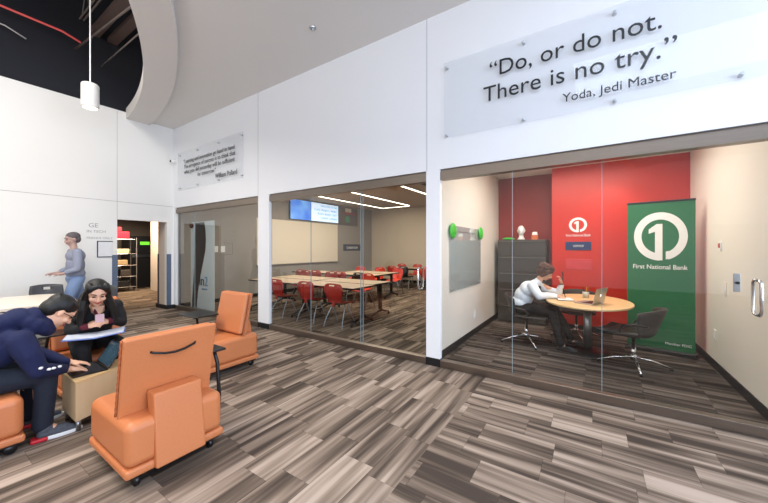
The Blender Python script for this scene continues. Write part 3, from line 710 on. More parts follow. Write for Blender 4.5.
office_chair((-.22, 6.25, 0), PI, 'dark shell chair tucked behind the table by the red wall', M['shell'], .3)
# on the table
TZ = .741
t = thing('laptop', 'open silver laptop on the maple office table', 'laptop', (-.04, 5.20, TZ), math.radians(66)); t.scale = (1.05, 1.05, 1.05)
MB().box((-.15, -.11, 0), (.15, .11, .014)).build('base', M['alu'], t, bevel=.003); MB().box((-.13, -.09, .014), (.13, .03, .016)).build('keyboard', M['plastic'], t)
T = Matrix.Translation((0, -.11, .012)) @ Matrix.Rotation(math.radians(14), 4, 'X')
MB().box((-.15, -.006, 0), (.15, 0, .205), T).build('lid', M['alu'], t, bevel=.002)
MB().lathe([(.016, 0), (.016, .001)], 16, T @ Matrix.Translation((0, -.006, .11)) @ Matrix.Rotation(PI / 2, 4, 'X')).build('round_logo', emis('laptop_mark', 'ffffff', 1.2), t)
MB().box((-.14, 0, .012), (.14, .001, .195), T).build('screen', mat('dark_screen', '15181d', .2), t)
for (x, y, w, d, rz, l) in [(-.34, 5.36, .21, .28, .25, 'white notepad under the writing hand of the woman')]:
    t = thing('notepad', l, 'notepad', (x, y, TZ), rz)
    MB().box((-w/2, -d/2, 0), (w/2, d/2, .008)).build('cover', M['plastic'], t); MB().box((-w/2+.004, -d/2+.004, .008), (w/2-.004, d/2-.004, .014)).build('pages', M['white'], t)
tag(MB().box((-.12, 5.18, TZ), (.0, 5.42, TZ + .004)).build('paper_sheet', mat('pinkish_paper', 'd08f70', .6)), 'pinkish sheet of paper between notepad and laptop', 'paper')
t = thing('pen_cup', 'glass cup of pens on the maple office table', 'cup', (-.08, 5.72, TZ))
MB().lathe([(.04, 0), (.045, .09)], 20).build('cup', mat('cup_grey', 'b9b4ac', .3), t, smooth=True)
for i, c in enumerate(('2f7d3c', 'b03a2a', '20242a', 'd8a02a')):
    a = i * 1.7; MB().tube([(.01 * math.cos(a), .01 * math.sin(a), .05), (.035 * math.cos(a), .035 * math.sin(a), .17)], .005, 6).build('pen', mat('pen', c, .4), t)

# ---------------------------------------------------------------- lounge furniture
def lounge_chair(loc, rz, label, handle=True, tablet=None):
    # faces +Y, back at -Y; block .60 wide .68 deep
    t = thing('lounge_chair', label, 'armchair', loc, rz, 'orange lounge chairs on casters')
    MB().box((-.302, -.335, .135), (.302, .345, .42)).build('seat', M['orange'], t, bevel=.055, seg=5)
    MB().box((-.305, -.338, .085), (.305, .348, .142)).build('seat_base', M['orange'], t, bevel=.018)
    MB().box((-.28, -.31, .07), (.28, .32, .086)).build('bottom_frame', M['plastic'], t)
    th = math.radians(11)
    T = Matrix.Translation((0, -.165, .40)) @ Matrix.Rotation(th, 4, 'X')
    b = MB().box((-.288, 0, 0), (.288, .035, .53), T).build('backrest', M['orange'], t, bevel=.012)
    MB().box((-.283, .034, .02), (.283, .10, .52), T).build('back_cushion', M['orange'], b, bevel=.03, seg=4)
    for s in (-1, 1):
        mb = MB(); mb.tube([T @ V((s * .289, .04 + .004 * math.sin(k * 1.9), .01 + .51 * k / 40)) for k in range(41)], .009, 6)
        mb.build('seam_piping', M['orange2'], b, smooth=True)
    if handle:
        MB().tube([T @ V(p) for p in ((-.14, .0, .42), (-.13, -.014, .417), (-.06, -.022, .398), (0, -.024, .392), (.06, -.022, .398), (.13, -.014, .417), (.14, 0, .42))], .008, 8).build('handle', M['plastic'], b, smooth=True)
    p = MB(); hw0, hw1 = .155, .15
    p.hexa([V(q) for q in ((-hw0,-.375,.09),(hw0,-.375,.09),(hw0,-.30,.09),(-hw0,-.30,.09),(-hw1,-.318,.555),(hw1,-.318,.555),(hw1,-.20,.555),(-hw1,-.20,.555))])
    p.build('back_support', M['orange'], t, bevel=.014)
    for sx in (-.23, .23):
        for sy in (-.27, .28):
            w = MB().lathe([(.030, -.016), (.036, -.01), (.036, .01), (.030, .016)], 18, Matrix.Translation((sx, sy, .036)) @ Matrix.Rotation(PI / 2, 4, 'Y')).build('caster', M['plastic'], t, smooth=True)
            MB().box((sx - .012, sy - .012, .036), (sx + .012, sy + .012, .075)).build('caster_stem', M['plastic'], w)
    if tablet:
        sx, ya, yb, yc, wid = tablet   # side, post y, tablet y range
        a = MB().tube([(sx * .33, ya, .10), (sx * .345, ya, .3), (sx * .345, ya, .55), (sx * .335, ya + .02, .64), (sx * .30, ya + .05, .65)], .014, 8)
        a.tube([(sx * .25, ya, .10), (sx * .33, ya, .10)], .014, 8)
        a = a.build('tablet_arm', M['plastic'], t, smooth=True)
        MB().box((sx * .34 - wid / 2, yb, .655), (sx * .34 + wid / 2, yc, .672)).build('tablet', M['plastic'], a, bevel=.007)
    return t
lounge_chair((-2.682, 1.045, 0), PI / 2, 'orange lounge chair seen from behind with black handle', True, (1, .0, -.06, .35, .16) if False else None)
# tablet arm of this chair stands beyond its far side
lc = [o for o in C.objects if o.get('category') == 'armchair'][0]
a = MB().tube([(.33, -.13, .1), (.375, -.13, .12), (.385, -.13, .3), (.38, -.11, .56), (.37, -.09, .64), (.36, -.06, .65)], .015, 8).build('tablet_arm', M['plastic'], lc, smooth=True)
MB().box((.24, -.14, .655), (.44, .22, .672)).build('tablet', M['plastic'], a, bevel=.007)
c2 = lounge_chair((-3.885, 2.19, 0), PI, 'orange lounge chair facing its black tablet arm, nearest the classroom glass', False)
a = MB().tube([(.27, .1, .1), (.34, .1, .12), (.345, .1, .5), (.33, .12, .63), (.25, .15, .65)], .014, 8).build('tablet_arm', M['plastic'], c2, smooth=True)
MB().box((.06, -.02, .655), (.5, .28, .672)).build('tablet', M['plastic'], a, bevel=.007)
c3 = lounge_chair((-4.52, 1.13, 0), -PI / 2, 'orange lounge chair under the long-haired woman', False)
a = MB().tube([(.27, 0, .1), (.34, 0, .12), (.345, 0, .5), (.33, .03, .63), (.30, .1, .65)], .014, 8).build('tablet_arm', M['plastic'], c3, smooth=True)
MB().box((.2, -.02, .655), (.44, .26, .672)).build('tablet', M['plastic'], a, bevel=.007)
lounge_chair((-3.77, .155, 0), 0, 'orange lounge chair under the boy in the navy hoodie', False)
# coffee table
t = thing('coffee_table', 'low maple block table between the lounge chairs', 'table', (0, 0, 0))
P0 = [(-3.468, .768), (-3.70, 1.34), (-3.86, 1.34), (-3.86, .768)]
MB().prism([(x, y, .40) for x, y in P0], (0, 0, .02)).build('tabletop', M['mapletop'], t, bevel=.003)
MB().prism([(x * .9988 - .0045, .771 + (y - .768) * .985, .10) for x, y in P0], (0, 0, .30)).build('cabinet_body', M['maple'], t)
for x, y in ((-3.53, .80), (-3.83, .80), (-3.73, 1.3), (-3.83, 1.3)): MB().lathe([(.018, 0), (.018, .10)], 14, Matrix.Translation((x, y, 0))).build('foot', M['steel'], t, smooth=True)
t = thing('laptop', 'open dark laptop on the low maple table under the boy hands', 'laptop', (-3.745, .895, .4205), math.radians(-1))
MB().box((-.165, -.115, 0), (.165, .115, .016)).build('base', M['plastic'], t, bevel=.004)
MB().box((-.145, -.03, .016), (.145, .09, .018)).build('keyboard', mat('keys', '24252a', .5), t)
T = Matrix.Translation((0, .115, .014)) @ Matrix.Rotation(math.radians(-33), 4, 'X')
MB().box((-.165, 0, 0), (.165, .008, .215), T).build('lid', M['plastic'], t, bevel=.003)
MB().box((-.155, -.001, .012), (.155, 0, .205), T).build('screen', mat('laptop_screen', '2f4350', .12, var=.7, scale=9, emit=.25), t)

# white table at the far left with dark chairs
t = thing('white_table', 'white-topped table behind the boy at the frame edge', 'table')
o = MB()
P = []
for cx, cy, a0 in ((-6.45, 1.05, 0), (-7.25, 1.1, 90), (-7.25, -.8, 180), (-6.45, -.8, 270)):
    for k in range(7): a = math.radians(a0 + 15 * k); P.append((cx + .33 * math.cos(a), cy + .38 * math.sin(a), .705))
o.prism(P, (0, 0, .035)); o.build('tabletop', M['whitelam'], t)
q = MB()
q.prism([(x * .999 - .007, y * .999, .69) for x, y, z in P], (0, 0, .014)); q.build('edge_band', M['plastic'], t)
for x in (-7.2, -6.5):
    for y in (-.7, .95): MB().tube([(x, y, 0), (x, y, .69)], .025, 10).build('leg', M['plastic'], t, smooth=True)
def side_chair(loc, rz, label):
    t = thing('plastic_chair', label, 'chair', loc, rz, 'dark chairs around the white table')
    m = mat('charcoal_plastic', '3a3b40', .45)
    MB().box((-.21, -.2, .43), (.21, .22, .455)).build('seat', m, t, bevel=.012)
    mb = MB(); vs = []; fs = []
    for j in range(9):
        for i in range(11):
            u = i / 5 - 1; v = j / 8; vs.append((u * (.2 + .01 * v - .05 * max(0, v - .7)), -.2 - .06 * v + .05 * u * u, .5 + .37 * v - .02 * u * u * v))
    for j in range(8):
        for i in range(10):
            if j == 6 and i in (4, 5): continue
            a = j * 11 + i; fs.append((a, a + 1, a + 12, a + 11))
    MB().add(vs, fs).build('backrest', m, t, smooth=True, solid=.014)
    for s in (-1, 1):
        MB().tube([(s * .18, -.17, .44), (s * .2, -.24, 0)], .012, 8).build('leg', M['steel'], t); MB().tube([(s * .18, .18, .44), (s * .2, .2, 0)], .012, 8).build('leg', M['steel'], t)
        MB().tube([(s * .17, -.2, .43), (s * .17, -.21, .55)], .01, 8).build('back_rod', M['steel'], t)
    return t
side_chair((-7.72, 1.35, 0), -PI / 2 - .2, 'charcoal plastic chair across the white table, back toward the wall')
side_chair((-6.75, 1.72, 0), PI + .5, 'charcoal plastic chair at the end of the white table')
tag(MB().box((-6.0, -.2, .0), (-5.55, .55, .56)).build('black_ottoman', M['leather'], bevel=.1, seg=5), 'low black upholstered ottoman beside the white table', 'ottoman')

# ---------------------------------------------------------------- people
def rotm(d, up=(0, 0, 1)):
    """matrix whose local +Y points along d (face direction), Z up"""
    y = V(d).normalized(); x = y.cross(V(up)).normalized(); z = x.cross(y)
    return Matrix((x, y, z)).transposed()
def head(mb, c, R, s=1.0):
    c = V(c)
    def p(x, y, z): return c + R @ V((x * s, y * s, z * s))
    mb.ball(p(0, -.012, .028), (.076 * s, .095 * s, .088 * s), R, 20, 14)
    mb.ball(p(0, .018, -.035), (.058 * s, .068 * s, .075 * s), R, 18, 12)
    mb.ball(p(0, .052, -.085), (.026 * s, .024 * s, .02 * s), R)
    mb.limb([(p(0, .084, .012), .009 * s), (p(0, .1, -.026), .013 * s)])
    mb.ball(p(.011, .09, -.03), .009 * s); mb.ball(p(-.011, .09, -.03), .009 * s)
    mb.ball(p(0, .078, -.057), (.022 * s, .012 * s, .011 * s), R)
    for q in (-1, 1):
        mb.ball(p(q * .078, -.008, -.005), (.008 * s, .018 * s, .03 * s), R); mb.ball(p(q * .04, .06, -.025), (.022 * s, .02 * s, .022 * s), R)
        mb.limb([(p(q * .014, .083, .032), .007 * s), (p(q * .048, .07, .033), .006 * s)])
def features(t, c, R, s, lip, smile=0):
    c = V(c)
    def p(x, y, z): return c + R @ V((x * s, y * s, z * s))
    mb = MB()
    for q in (-1, 1): mb.ball(p(q * .031, .079, .008), (.014 * s, .006 * s, .006 * s), R)
    mb.build('eyes', M['eye'], t, smooth=True)
    mb = MB()
    for q in (-1, 1): mb.limb([(p(q * .016, .089, .034), .004 * s), (p(q * .034, .085, .04), .004 * s), (p(q * .052, .073, .034), .003 * s)])
    mb.build('eyebrows', M['hair'], t, smooth=True)
    MB().limb([(p(-.026, .08, -.052 + smile), .005 * s), (p(0, .091, -.060), .007 * s), (p(.026, .08, -.052 + smile), .005 * s)]).build('lips', lip, t, smooth=True)
def hand(mb, wrist, R, side, curl=.5, s=1.0, thumb=.6):
    """R: local +Y along the fingers, +Z back of hand; side=+1 thumb on local +X"""
    w = V(wrist)
    def p(x, y, z): return w + R @ V((x * s, y * s, z * s))
    mb.limb([(p(0, 0, 0), .026 * s), (p(0, .03, 0), .024 * s)])
    mb.ball(p(0, .055, 0), (.040 * s, .048 * s, .017 * s), R)
    for i, (x, ln) in enumerate(((.031, .068), (.0105, .077), (-.0105, .072), (-.031, .056))):
        x *= side; a = p(x, .088, 0); segs = [(a, .0092 * s)]; ang = curl * .35; pos = V((x, .088, 0))
        for f in (.45, .32, .23):
            pos = pos + V((x * .06, math.cos(ang) * ln * f, -math.sin(ang) * ln * f)); segs.append((p(*pos), (.0088 - .0006 * len(segs)) * s)); ang += curl * .75
        mb.limb(segs)
    mb.limb([(p(side * .028, .025, -.004), .013 * s), (p(side * .048, .048, -.012), .011 * s), (p(side * (.060 - .01 * thumb), .072, -.018 - .012 * thumb), .0095 * s), (p(side * (.060 - .025 * thumb), .094, -.022 - .018 * thumb), .008 * s)])

# --- boy in navy hoodie
t = thing('person', 'boy in navy hoodie and jeans bent over the dark laptop', 'person', (0, 0, 0))
R = rotm((.0, .70, -.72)); hc = V((-3.70, .725, .965))
Rh1 = rotm((-.1, .95, -.3), (.1, .3, .95)); Rh2 = rotm((.25, .95, -.25), (0, .3, .95))
hr, hl = V((-3.67, .77, .485)), V((-3.86, .82, .487))
pel = V((-3.77, .14, .52)); ch = V((-3.76, .38, .745)); nk = V((-3.72, .60, .885))
b = MB(); head(b, hc, R, 1.05)
b.limb([(pel, .09), (ch, .10), (nk, .055), (hc + R @ V((0, -.02, -.05)), .055)])
b.limb([((-3.57, .50, .80), .045), ((-3.50, .56, .58), .035), (hr, .028)]); b.limb([((-3.94, .50, .80), .045), ((-3.99, .62, .60), .035), (hl, .028)])
hand(b, hr, Rh1, -1, .55); hand(b, hl, Rh2, 1, .55)
b.limb([(pel + V((.11, 0, 0)), .06), ((-3.62, .60, .50), .045), ((-3.60, .60, .12), .036), ((-3.58, .68, .05), .035)])
b.limb([(pel + V((-.11, 0, 0)), .06), ((-3.88, .58, .50), .045), ((-3.94, .58, .12), .036), ((-3.96, .66, .05), .035)])
b.build('body', M['skin2'], t, remesh=.0055, sm=3)
mb = MB(); mb.ball(hc + R @ V((0, -.03, .05)), (.092, .108, .088), R, 20, 14).ball(hc + R @ V((0, -.07, 0)), (.082, .07, .085), R)
for k in range(26):
    a = random.uniform(0, 2 * PI); mb.ball(hc + R @ V((.07 * math.cos(a), -.03 + .085 * math.sin(a), .085 + random.uniform(-.02, .02))), (.02, .02, .025), R, 8, 6)
mb.build('hair', M['hair'], t, remesh=.007, sm=3)
features(t, hc, R, 1.05, M['lips'])
mb = MB()  # glasses
for q in (-1, 1):
    pts = [hc + R @ V((q * .033 + .024 * math.cos(a * PI / 8), .103, .006 + .018 * math.sin(a * PI / 8))) for a in range(17)]
    mb.tube(pts, .0025, 6); mb.tube([hc + R @ V((q * .057, .103, .01)), hc + R @ V((q * .083, .06, .012)), hc + R @ V((q * .085, -.01, .005))], .0028, 6)
mb.build('glasses', M['plastic'], t, smooth=True)
h = MB()
h.ball(pel + V((0, .0, .06)), (.19, .17, .17)); h.ball((pel + ch) / 2 + V((0, -.02, .03)), (.195, .16, .19), rotm((0, .7, -.7)))
h.ball(ch + V((0, .0, .0)), (.20, .16, .16), rotm((0, .7, -.5))); h.ball(ch + V((0, .10, .045)), (.19, .10, .11), rotm((0, .8, -.5)))
h.limb([(V((-3.58, .49, .80)), .085), (V((-3.53, .53, .69)), .075), (V((-3.505, .57, .57)), .06), (V((-3.57, .67, .53)), .05), (hr + V((.0, -.025, .01)), .040)])
h.limb([(V((-3.92, .49, .80)), .085), (V((-3.96, .55, .70)), .075), (V((-3.99, .63, .60)), .06), (V((-3.93, .73, .54)), .05), (hl + V((-.0, -.03, .01)), .040)])
h.limb([(ch + V((.14, .06, .08)), .07), (ch + V((-.14, .06, .08)), .07)])
# hood bunched behind the neck
for k in range(13):
    a = 2 * PI * k / 13; h.ball(nk + V((.095 * math.cos(a), -.02 - .075 * math.sin(a), .01 + .06 * math.sin(a))), .055)
h.ball(nk + V((0, -.10, .07)), (.12, .09, .08)); h.ball(nk + V((0, -.02, .06)), (.10, .075, .085)); h.ball(nk + V((.03, .03, .0)), (.08, .06, .07)); h.ball(nk + V((.0, -.19, .05)), (.11, .10, .065))
h.build('hoodie', M['hoodie'], t, remesh=.010, sm=4)
mb = MB()
for i, (a, b_) in enumerate([((-3.468, .555, .63), 0), ((-3.452, .575, .60), 0), ((-3.462, .62, .575), 0), ((-3.49, .65, .568), 0), ((-3.53, .69, .56), 0)]): mb.ball(a, (.012, .014, .01))
mb.build('sleeve_print', M['white'], t)
j = MB()
j.ball(pel + V((0, .02, -.02)), (.19, .17, .13))
j.limb([(pel + V((.11, .02, 0)), .105), ((-3.64, .40, .515), .09), ((-3.62, .63, .495), .075), ((-3.605, .625, .34), .066), ((-3.60, .61, .15), .062), ((-3.6, .61, .115), .062)])
j.limb([(pel + V((-.11, .02, 0)), .105), ((-3.86, .40, .515), .09), ((-3.88, .61, .495), .075), ((-3.92, .60, .34), .066), ((-3.94, .585, .15), .062), ((-3.94, .585, .115), .062)])
j.build('jeans', M['jeans'], t, remesh=.010, sm=4)
def shoe(t, heel, ang, up, soles, red=False):
    T = Matrix.Translation(heel) @ Matrix.Rotation(ang, 4, 'Z')
    R3 = T.to_3x3()
    m = MB(); c = lambda x, y, z: T @ V((x, y, z))
    m.limb([(c(0, .03, .05), .036), (c(0, .12, .045), .036), (c(0, .21, .03), .03)]); m.ball(c(0, .045, .085), (.038, .048, .04), R3); m.ball(c(0, .13, .06), (.034, .06, .03), R3)
    s = m.build('shoe', up, t, remesh=.006, sm=3)
    P = []
    for k in range(24):
        a = 2 * PI * k / 24; y = .115 + .145 * math.sin(a); P.append(c((.042 if y > .1 else .036) * math.cos(a), y, .0))
    MB().prism(P, (0, 0, .028)).build('sole', soles, s, bevel=.006)
    if red: MB().prism([c(x, y, .0) for x, y in ((-.038, -.035), (.038, -.035), (.042, .06), (-.042, .06))], (0, 0, .03)).build('heel', mat('red_rubber', 'c41f2a', .5), s, bevel=.01)
gs = mat('grey_knit_shoe', '4a4f57', .7, var=.3, scale=60)
shoe(t, (-3.585, .575, .002), math.radians(-8), gs, M['white'], True)
shoe(t, (-3.95, .55, .002), math.radians(5), gs, M['white'], True)

# --- woman with long black hair on the lounge chair
t = thing('person', 'smiling long-haired woman in black cardigan with open book on her lap', 'person')
hc = V((-4.06, 1.055, 1.055)); R = rotm((.86, -.12, -.42), (.35, -.02, .95))
pel = V((-4.46, 1.12, .53)); ch = V((-4.33, 1.12, .80)); nk = V((-4.20, 1.09, .945))
hr, hl = V((-4.115, .985, .735)), V((-4.13, 1.165, .755))
b = MB(); head(b, hc, R, 1.02)
b.limb([(pel, .08), ((-4.42, 1.12, .65), .09), (ch, .10), (nk, .048), (hc + R @ V((0, -.02, -.05)), .048)]); b.limb([((-4.27, .99, .895), .045), ((-4.27, 1.24, .895), .045)])
b.limb([((-4.28, .97, .88), .04), ((-4.22, .90, .70), .03), (hr, .023)]); b.limb([((-4.28, 1.26, .88), .04), ((-4.22, 1.30, .70), .03), (hl, .023)])
hand(b, hr, rotm((.55, .78, .25), (.6, -.4, .6)), -1, 1.1, .88); hand(b, hl, rotm((.6, -.78, .15), (.6, .4, .6)), 1, 1.1, .88)
b.limb([(pel + V((0, -.1, 0)), .06), ((-4.02, .93, .53), .045), ((-4.0, .96, .30), .036), ((-3.97, .94, .09), .028), ((-3.93, .94, .05), .03)])
b.limb([(pel + V((0, .1, 0)), .06), ((-4.02, 1.2, .53), .045), ((-4.02, 1.18, .30), .036), ((-4.0, 1.2, .09), .034), ((-3.97, 1.2, .05), .03)])
b.build('body', M['skin2'], t, remesh=.0055, sm=3)
features(t, hc, R, 1.02, M['lips'], .006)
mb = MB()
def P_(x, y, z): return hc + R @ V((x, y, z))
mb.ball(P_(0, -.035, .045), (.09, .1, .09), R, 20, 14); mb.ball(P_(0, -.075, -.02), (.09, .06, .11), R)
for q in (-1, 1):
    mb.limb([(P_(q * .012, .055, .105), .02), (P_(q * .055, .045, .075), .024), (P_(q * .083, .012, .02), .024), (P_(q * .088, .0, -.06), .028)])
    mb.ball(P_(q * .06, .01, .07), (.035, .06, .05), R)
    base = P_(q * .088, .0, -.06); yy = 1.07 + q * (-.0)
    sgn = -q   # local +x maps to world -Y when facing +X
    mb.limb([(base, .03), (V((-4.10, 1.07 + sgn * .115, .90)), .036), (V((-4.13, 1.08 + sgn * .13, .80)), .032), (V((-4.13, 1.08 + sgn * .125, .72)), .018)])
    mb.limb([(P_(q * .08, -.05, -.05), .035), (V((-4.2, 1.08 + sgn * .13, .90)), .04), (V((-4.2, 1.08 + sgn * .15, .80)), .032)])
mb.limb([(P_(0, -.1, -.04), .06), (V((-4.30, 1.09, .93)), .07), (V((-4.4, 1.1, .8)), .05)])
mb.build('hair', M['hair'], t, remesh=.007, sm=4)
h = MB()
h.ball(pel + V((0, 0, .06)), (.14, .17, .15)); h.ball((-4.41, 1.12, .70), (.125, .165, .17)); h.ball(ch, (.125, .175, .13))
h.limb([((-4.28, .97, .885), .065), ((-4.28, 1.27, .885), .065)])
h.limb([((-4.28, .97, .875), .066), ((-4.245, .92, .79), .058), ((-4.21, .90, .70), .05), ((-4.165, .94, .715), .04), (hr + V((-.02, -.02, 0)), .034)])
h.limb([((-4.28, 1.26, .875), .066), ((-4.245, 1.29, .79), .058), ((-4.21, 1.295, .71), .05), ((-4.165, 1.23, .735), .04), (hl + V((-.02, .02, 0)), .034)])
h.build('cardigan', M['blackcloth'], t, remesh=.009, sm=4)
mb = MB(); mb.limb([(hr + V((-.008, -.012, 0)), .0345), (hr + V((.004, .006, 0)), .031)]); mb.limb([(hl + V((-.008, .012, 0)), .0345), (hl + V((.004, -.006, 0)), .031)])
mb.limb([((-4.165, 1.06, .89), .012), ((-4.16, 1.075, .84), .014), ((-4.165, 1.085, .78), .012)]); mb.build('maroon_cuffs', M['maroon'], t, remesh=.006, sm=2)
MB().prism([(-4.15, 1.035, .915), (-4.15, 1.14, .915), (-4.175, 1.09, .78)], (-.04, 0, 0)).build('chest_skin', M['skin2'], t)
j = MB(); j.ball(pel + V((.02, 0, -.01)), (.15, .18, .10))
j.limb([(pel + V((0, -.09, 0)), .10), ((-4.2, .97, .545), .085), ((-4.03, .93, .54), .072), ((-4.0, .96, .32), .054), ((-3.99, .94, .12), .042)])
j.limb([(pel + V((0, .09, 0)), .10), ((-4.2, 1.18, .545), .085), ((-4.03, 1.2, .54), .072), ((-4.02, 1.18, .32), .054), ((-4.0, 1.2, .12), .042)])
j.build('trousers', M['blackcloth'], t, remesh=.009, sm=4)
shoe(t, (-4.02, .94, .002), math.radians(-90), M['plastic'], M['plastic']); shoe(t, (-4.06, 1.2, .002), math.radians(-90), M['plastic'], M['plastic'])
t = thing('open_book', 'open book with blue cover lying across the seated woman lap', 'book', (-4.03, 1.04, .648), math.radians(-20))
T0 = Matrix.Rotation(math.radians(2), 4, 'X')
for s in (-1, 1):
    T = T0 @ Matrix.Rotation(s * math.radians(5), 4, 'X')
    c = MB().box((-.13, min(0, s * .225), -.004), (.13, max(0, s * .225), 0), T).build('cover', mat('blue_cover', '4a68b5', .4), t, bevel=.002)
    MB().box((-.12, min(0, s * .215), 0), (.12, max(0, s * .215), .012), T).build('pages', mat('page_white', 'c3c9d6', .6, var=.1, scale=14), c, bevel=.003)
tag(MB().box((-4.085, 1.045, .755), (-4.07, 1.115, .845)).build('phone', mat('pink_phone', 'd9b6bd', .3), bevel=.004), 'pale pink phone held in both hands of the seated woman', 'phone')

# --- woman in white shirt at the office table
t = thing('person', 'brown-haired woman in white shirt writing at the office table', 'person')
hc = V((-.60, 5.50, 1.115)); R = rotm((.80, .05, -.52), (.5, 0, .85))
pel = V((-.96, 5.45, .56)); ch = V((-.84, 5.47, .84)); nk = V((-.70, 5.49, .985))
hr, hl = V((-.415, 5.36, .785)), V((-.40, 5.64, .95))
el = V((-.44, 5.68, .78)); er = V((-.66, 5.24, .775))
b = MB(); head(b, hc, R, 1.0)
b.limb([(pel, .07), (ch, .10), (nk, .05), (hc + R @ V((0, -.02, -.05)), .05)])
b.limb([((-.76, 5.31, .93), .05), (er, .038), (hr, .025)]); b.limb([((-.76, 5.65, .93), .05), (el, .038), (hl, .025)])
hand(b, hr, rotm((.85, .35, -.25), (.2, -.3, .9)), 1, .9, .92); hand(b, hl, rotm((-.15, -.2, .95), (.9, .3, 0)), -1, 1.0, .92)
b.limb([(pel + V((0, -.09, 0)), .06), ((-.50, 5.33, .53), .045), ((-.39, 5.3, .13), .034), ((-.34, 5.3, .06), .03)])
b.limb([(pel + V((0, .09, 0)), .06), ((-.50, 5.57, .55), .045), ((-.29, 5.55, .18), .034), ((-.24, 5.55, .1), .03)])
b.build('body', M['skin'], t, remesh=.0055, sm=3)
features(t, hc, R, 1.0, M['lips'])
mb = MB(); mb.ball(hc + R @ V((0, -.03, .05)), (.10, .115, .09), R, 20, 14); mb.ball(hc + R @ V((0, -.07, -.01)), (.098, .07, .09), R)
for k in range(60):
    a = random.uniform(0, 2 * PI); e = random.uniform(-.2, 1)
    p = V((.1 * math.cos(a) * math.cos(e), -.03 + .11 * math.sin(a) * math.cos(e), .045 + .09 * math.sin(e)))
    if p.y > .04 and p.z < .08: continue
    mb.ball(hc + R @ p, random.uniform(.014, .026), R, 8, 6)
for q in (-1, 1): mb.limb([(hc + R @ V((q * .085, .03, .05)), .025), (hc + R @ V((q * .092, .01, -.01)), .028), (hc + R @ V((q * .085, -.02, -.06)), .026)])
mb.build('hair', M['brownhair'], t, remesh=.007, sm=2)
h = MB()
h.ball(pel + V((0, 0, .06)), (.15, .185, .13)); h.ball((-.91, 5.46, .73), (.145, .17, .16)); h.ball(ch, (.14, .19, .14))
h.limb([((-.77, 5.33, .925), .07), ((-.77, 5.63, .925), .07)]); h.limb([(nk + V((-.02, 0, -.03)), .07), (nk + V((-.008, 0, -.005)), .058)])
h.limb([((-.765, 5.32, .92), .072), ((-.70, 5.26, .83), .066), (er, .058), ((-.56, 5.29, .79), .048), (hr + V((-.05, -.02, .0)), .04)])
h.limb([((-.765, 5.64, .92), .072), ((-.62, 5.68, .83), .062), (el + V((0, 0, .015)), .055), ((-.42, 5.66, .87), .044), (hl + V((-.0, .01, -.04)), .038)])
h.build('shirt', M['whiteshirt'], t, remesh=.009, sm=4)
MB().prism([(-.70, 5.455, .93), (-.685, 5.475, .93), (-.66, 5.49, .72), (-.69, 5.46, .72)], (.012, 0, 0)).build('lanyard', M['black_ink'], t)
mb = MB(); w = hl + V((0, 0, -.012)); mb.tube([w + V((.03 * math.cos(a * PI / 8), .03 * math.sin(a * PI / 8), 0)) for a in range(17)], .008, 8); mb.build('wristwatch', M['plastic'], t, smooth=True)
j = MB(); j.ball(pel, (.155, .18, .11))
j.limb([(pel + V((0, -.09, 0)), .105), ((-.72, 5.37, .54), .085), ((-.50, 5.33, .53), .072), ((-.44, 5.31, .33), .062), ((-.385, 5.30, .10), .058)])
j.limb([(pel + V((0, .09, 0)), .105), ((-.72, 5.54, .545), .085), ((-.50, 5.57, .55), .072), ((-.38, 5.56, .37), .062), ((-.275, 5.55, .14), .058)])
j.build('trousers', M['blackcloth'], t, remesh=.009, sm=4)
shoe(t, (-.42, 5.30, .002), math.radians(-90), M['plastic'], M['plastic']); shoe(t, (-.32, 5.56, .04), math.radians(-90), M['plastic'], M['plastic'])
tag(MB().box((-.385, 5.59, 1.0), (-.37, 5.66, 1.14)).build('phone', M['plastic'], bevel=.005), 'black phone held up beside the face of the woman in white', 'phone')
tag(MB().tube([(-.33, 5.42, .763), (-.30, 5.36, .80), (-.345, 5.42, .90)][0:1] + [(-.36, 5.385, .9)], .005, 8).build('pen', M['plastic']), 'thin pen in the writing hand over the notepad', 'pen')

# --- man walking in front of the left wall
t = thing('person', 'man in pale grey-blue clothes walking along the white wall', 'person', (-8.16, 1.79, 0), 0)
skg = mat('soft_skin', 'b7968b', .6); clg = mat('soft_blue_grey', '8c91a3', .8, var=.1); jng = mat('soft_denim', '7d93b8', .8); hrg = mat('soft_dark_hair', '5c5558', .7)
hc = V((0, -.03, 1.66)); R = rotm((0.15, -.95, -.2))
b = MB(); head(b, hc, R, 1.05); b.limb([((0, .02, .98), .09), ((0, .02, 1.32), .10), ((0, 0, 1.48), .055), ((0, -.02, 1.6), .055)])
for s in (-1, 1):
    sh = V((s * .18, .01, 1.42)); e_ = V((s * .24, .0, 1.12)); w_ = V((s * .16, -.20, 1.03))
    b.limb([(sh, .045), (e_, .034), (w_, .026)]); hand(b, w_, rotm((-s * .2, -.95, .05), (0, 0, 1)), -s, .6)
    k_ = V((s * .11, -.12 * s, .5)); f_ = V((s * .11, -.10 * s + .06, .09)); b.limb([((s * .1, .02, .93), .06), (k_, .045), (f_, .036), (f_ + V((0, -.1, -.05)), .035)])
b.build('body', skg, t, remesh=.006, sm=3); features(t, hc, R, 1.05, M['lips'])
mb = MB().ball(hc + R @ V((0, -.03, .055)), (.09, .108, .085), R).ball(hc + R @ V((0, -.07, 0)), (.082, .06, .08), R); mb.build('hair', hrg, t, remesh=.008)
h = MB().ball((0, .02, 1.02), (.18, .14, .12)).ball((0, .02, 1.18), (.175, .135, .2)).ball((0, .02, 1.35), (.2, .14, .14)); h.limb([((-.17, .01, 1.42), .07), ((.17, .01, 1.42), .07)])
for s in (-1, 1): h.limb([((s * .18, .01, 1.42), .075), ((s * .235, .0, 1.18), .064), ((s * .24, -.01, 1.11), .058), ((s * .19, -.13, 1.06), .048)])
h.build('shirt', clg, t, remesh=.01)
j = MB().ball((0, .02, .93), (.17, .14, .12))
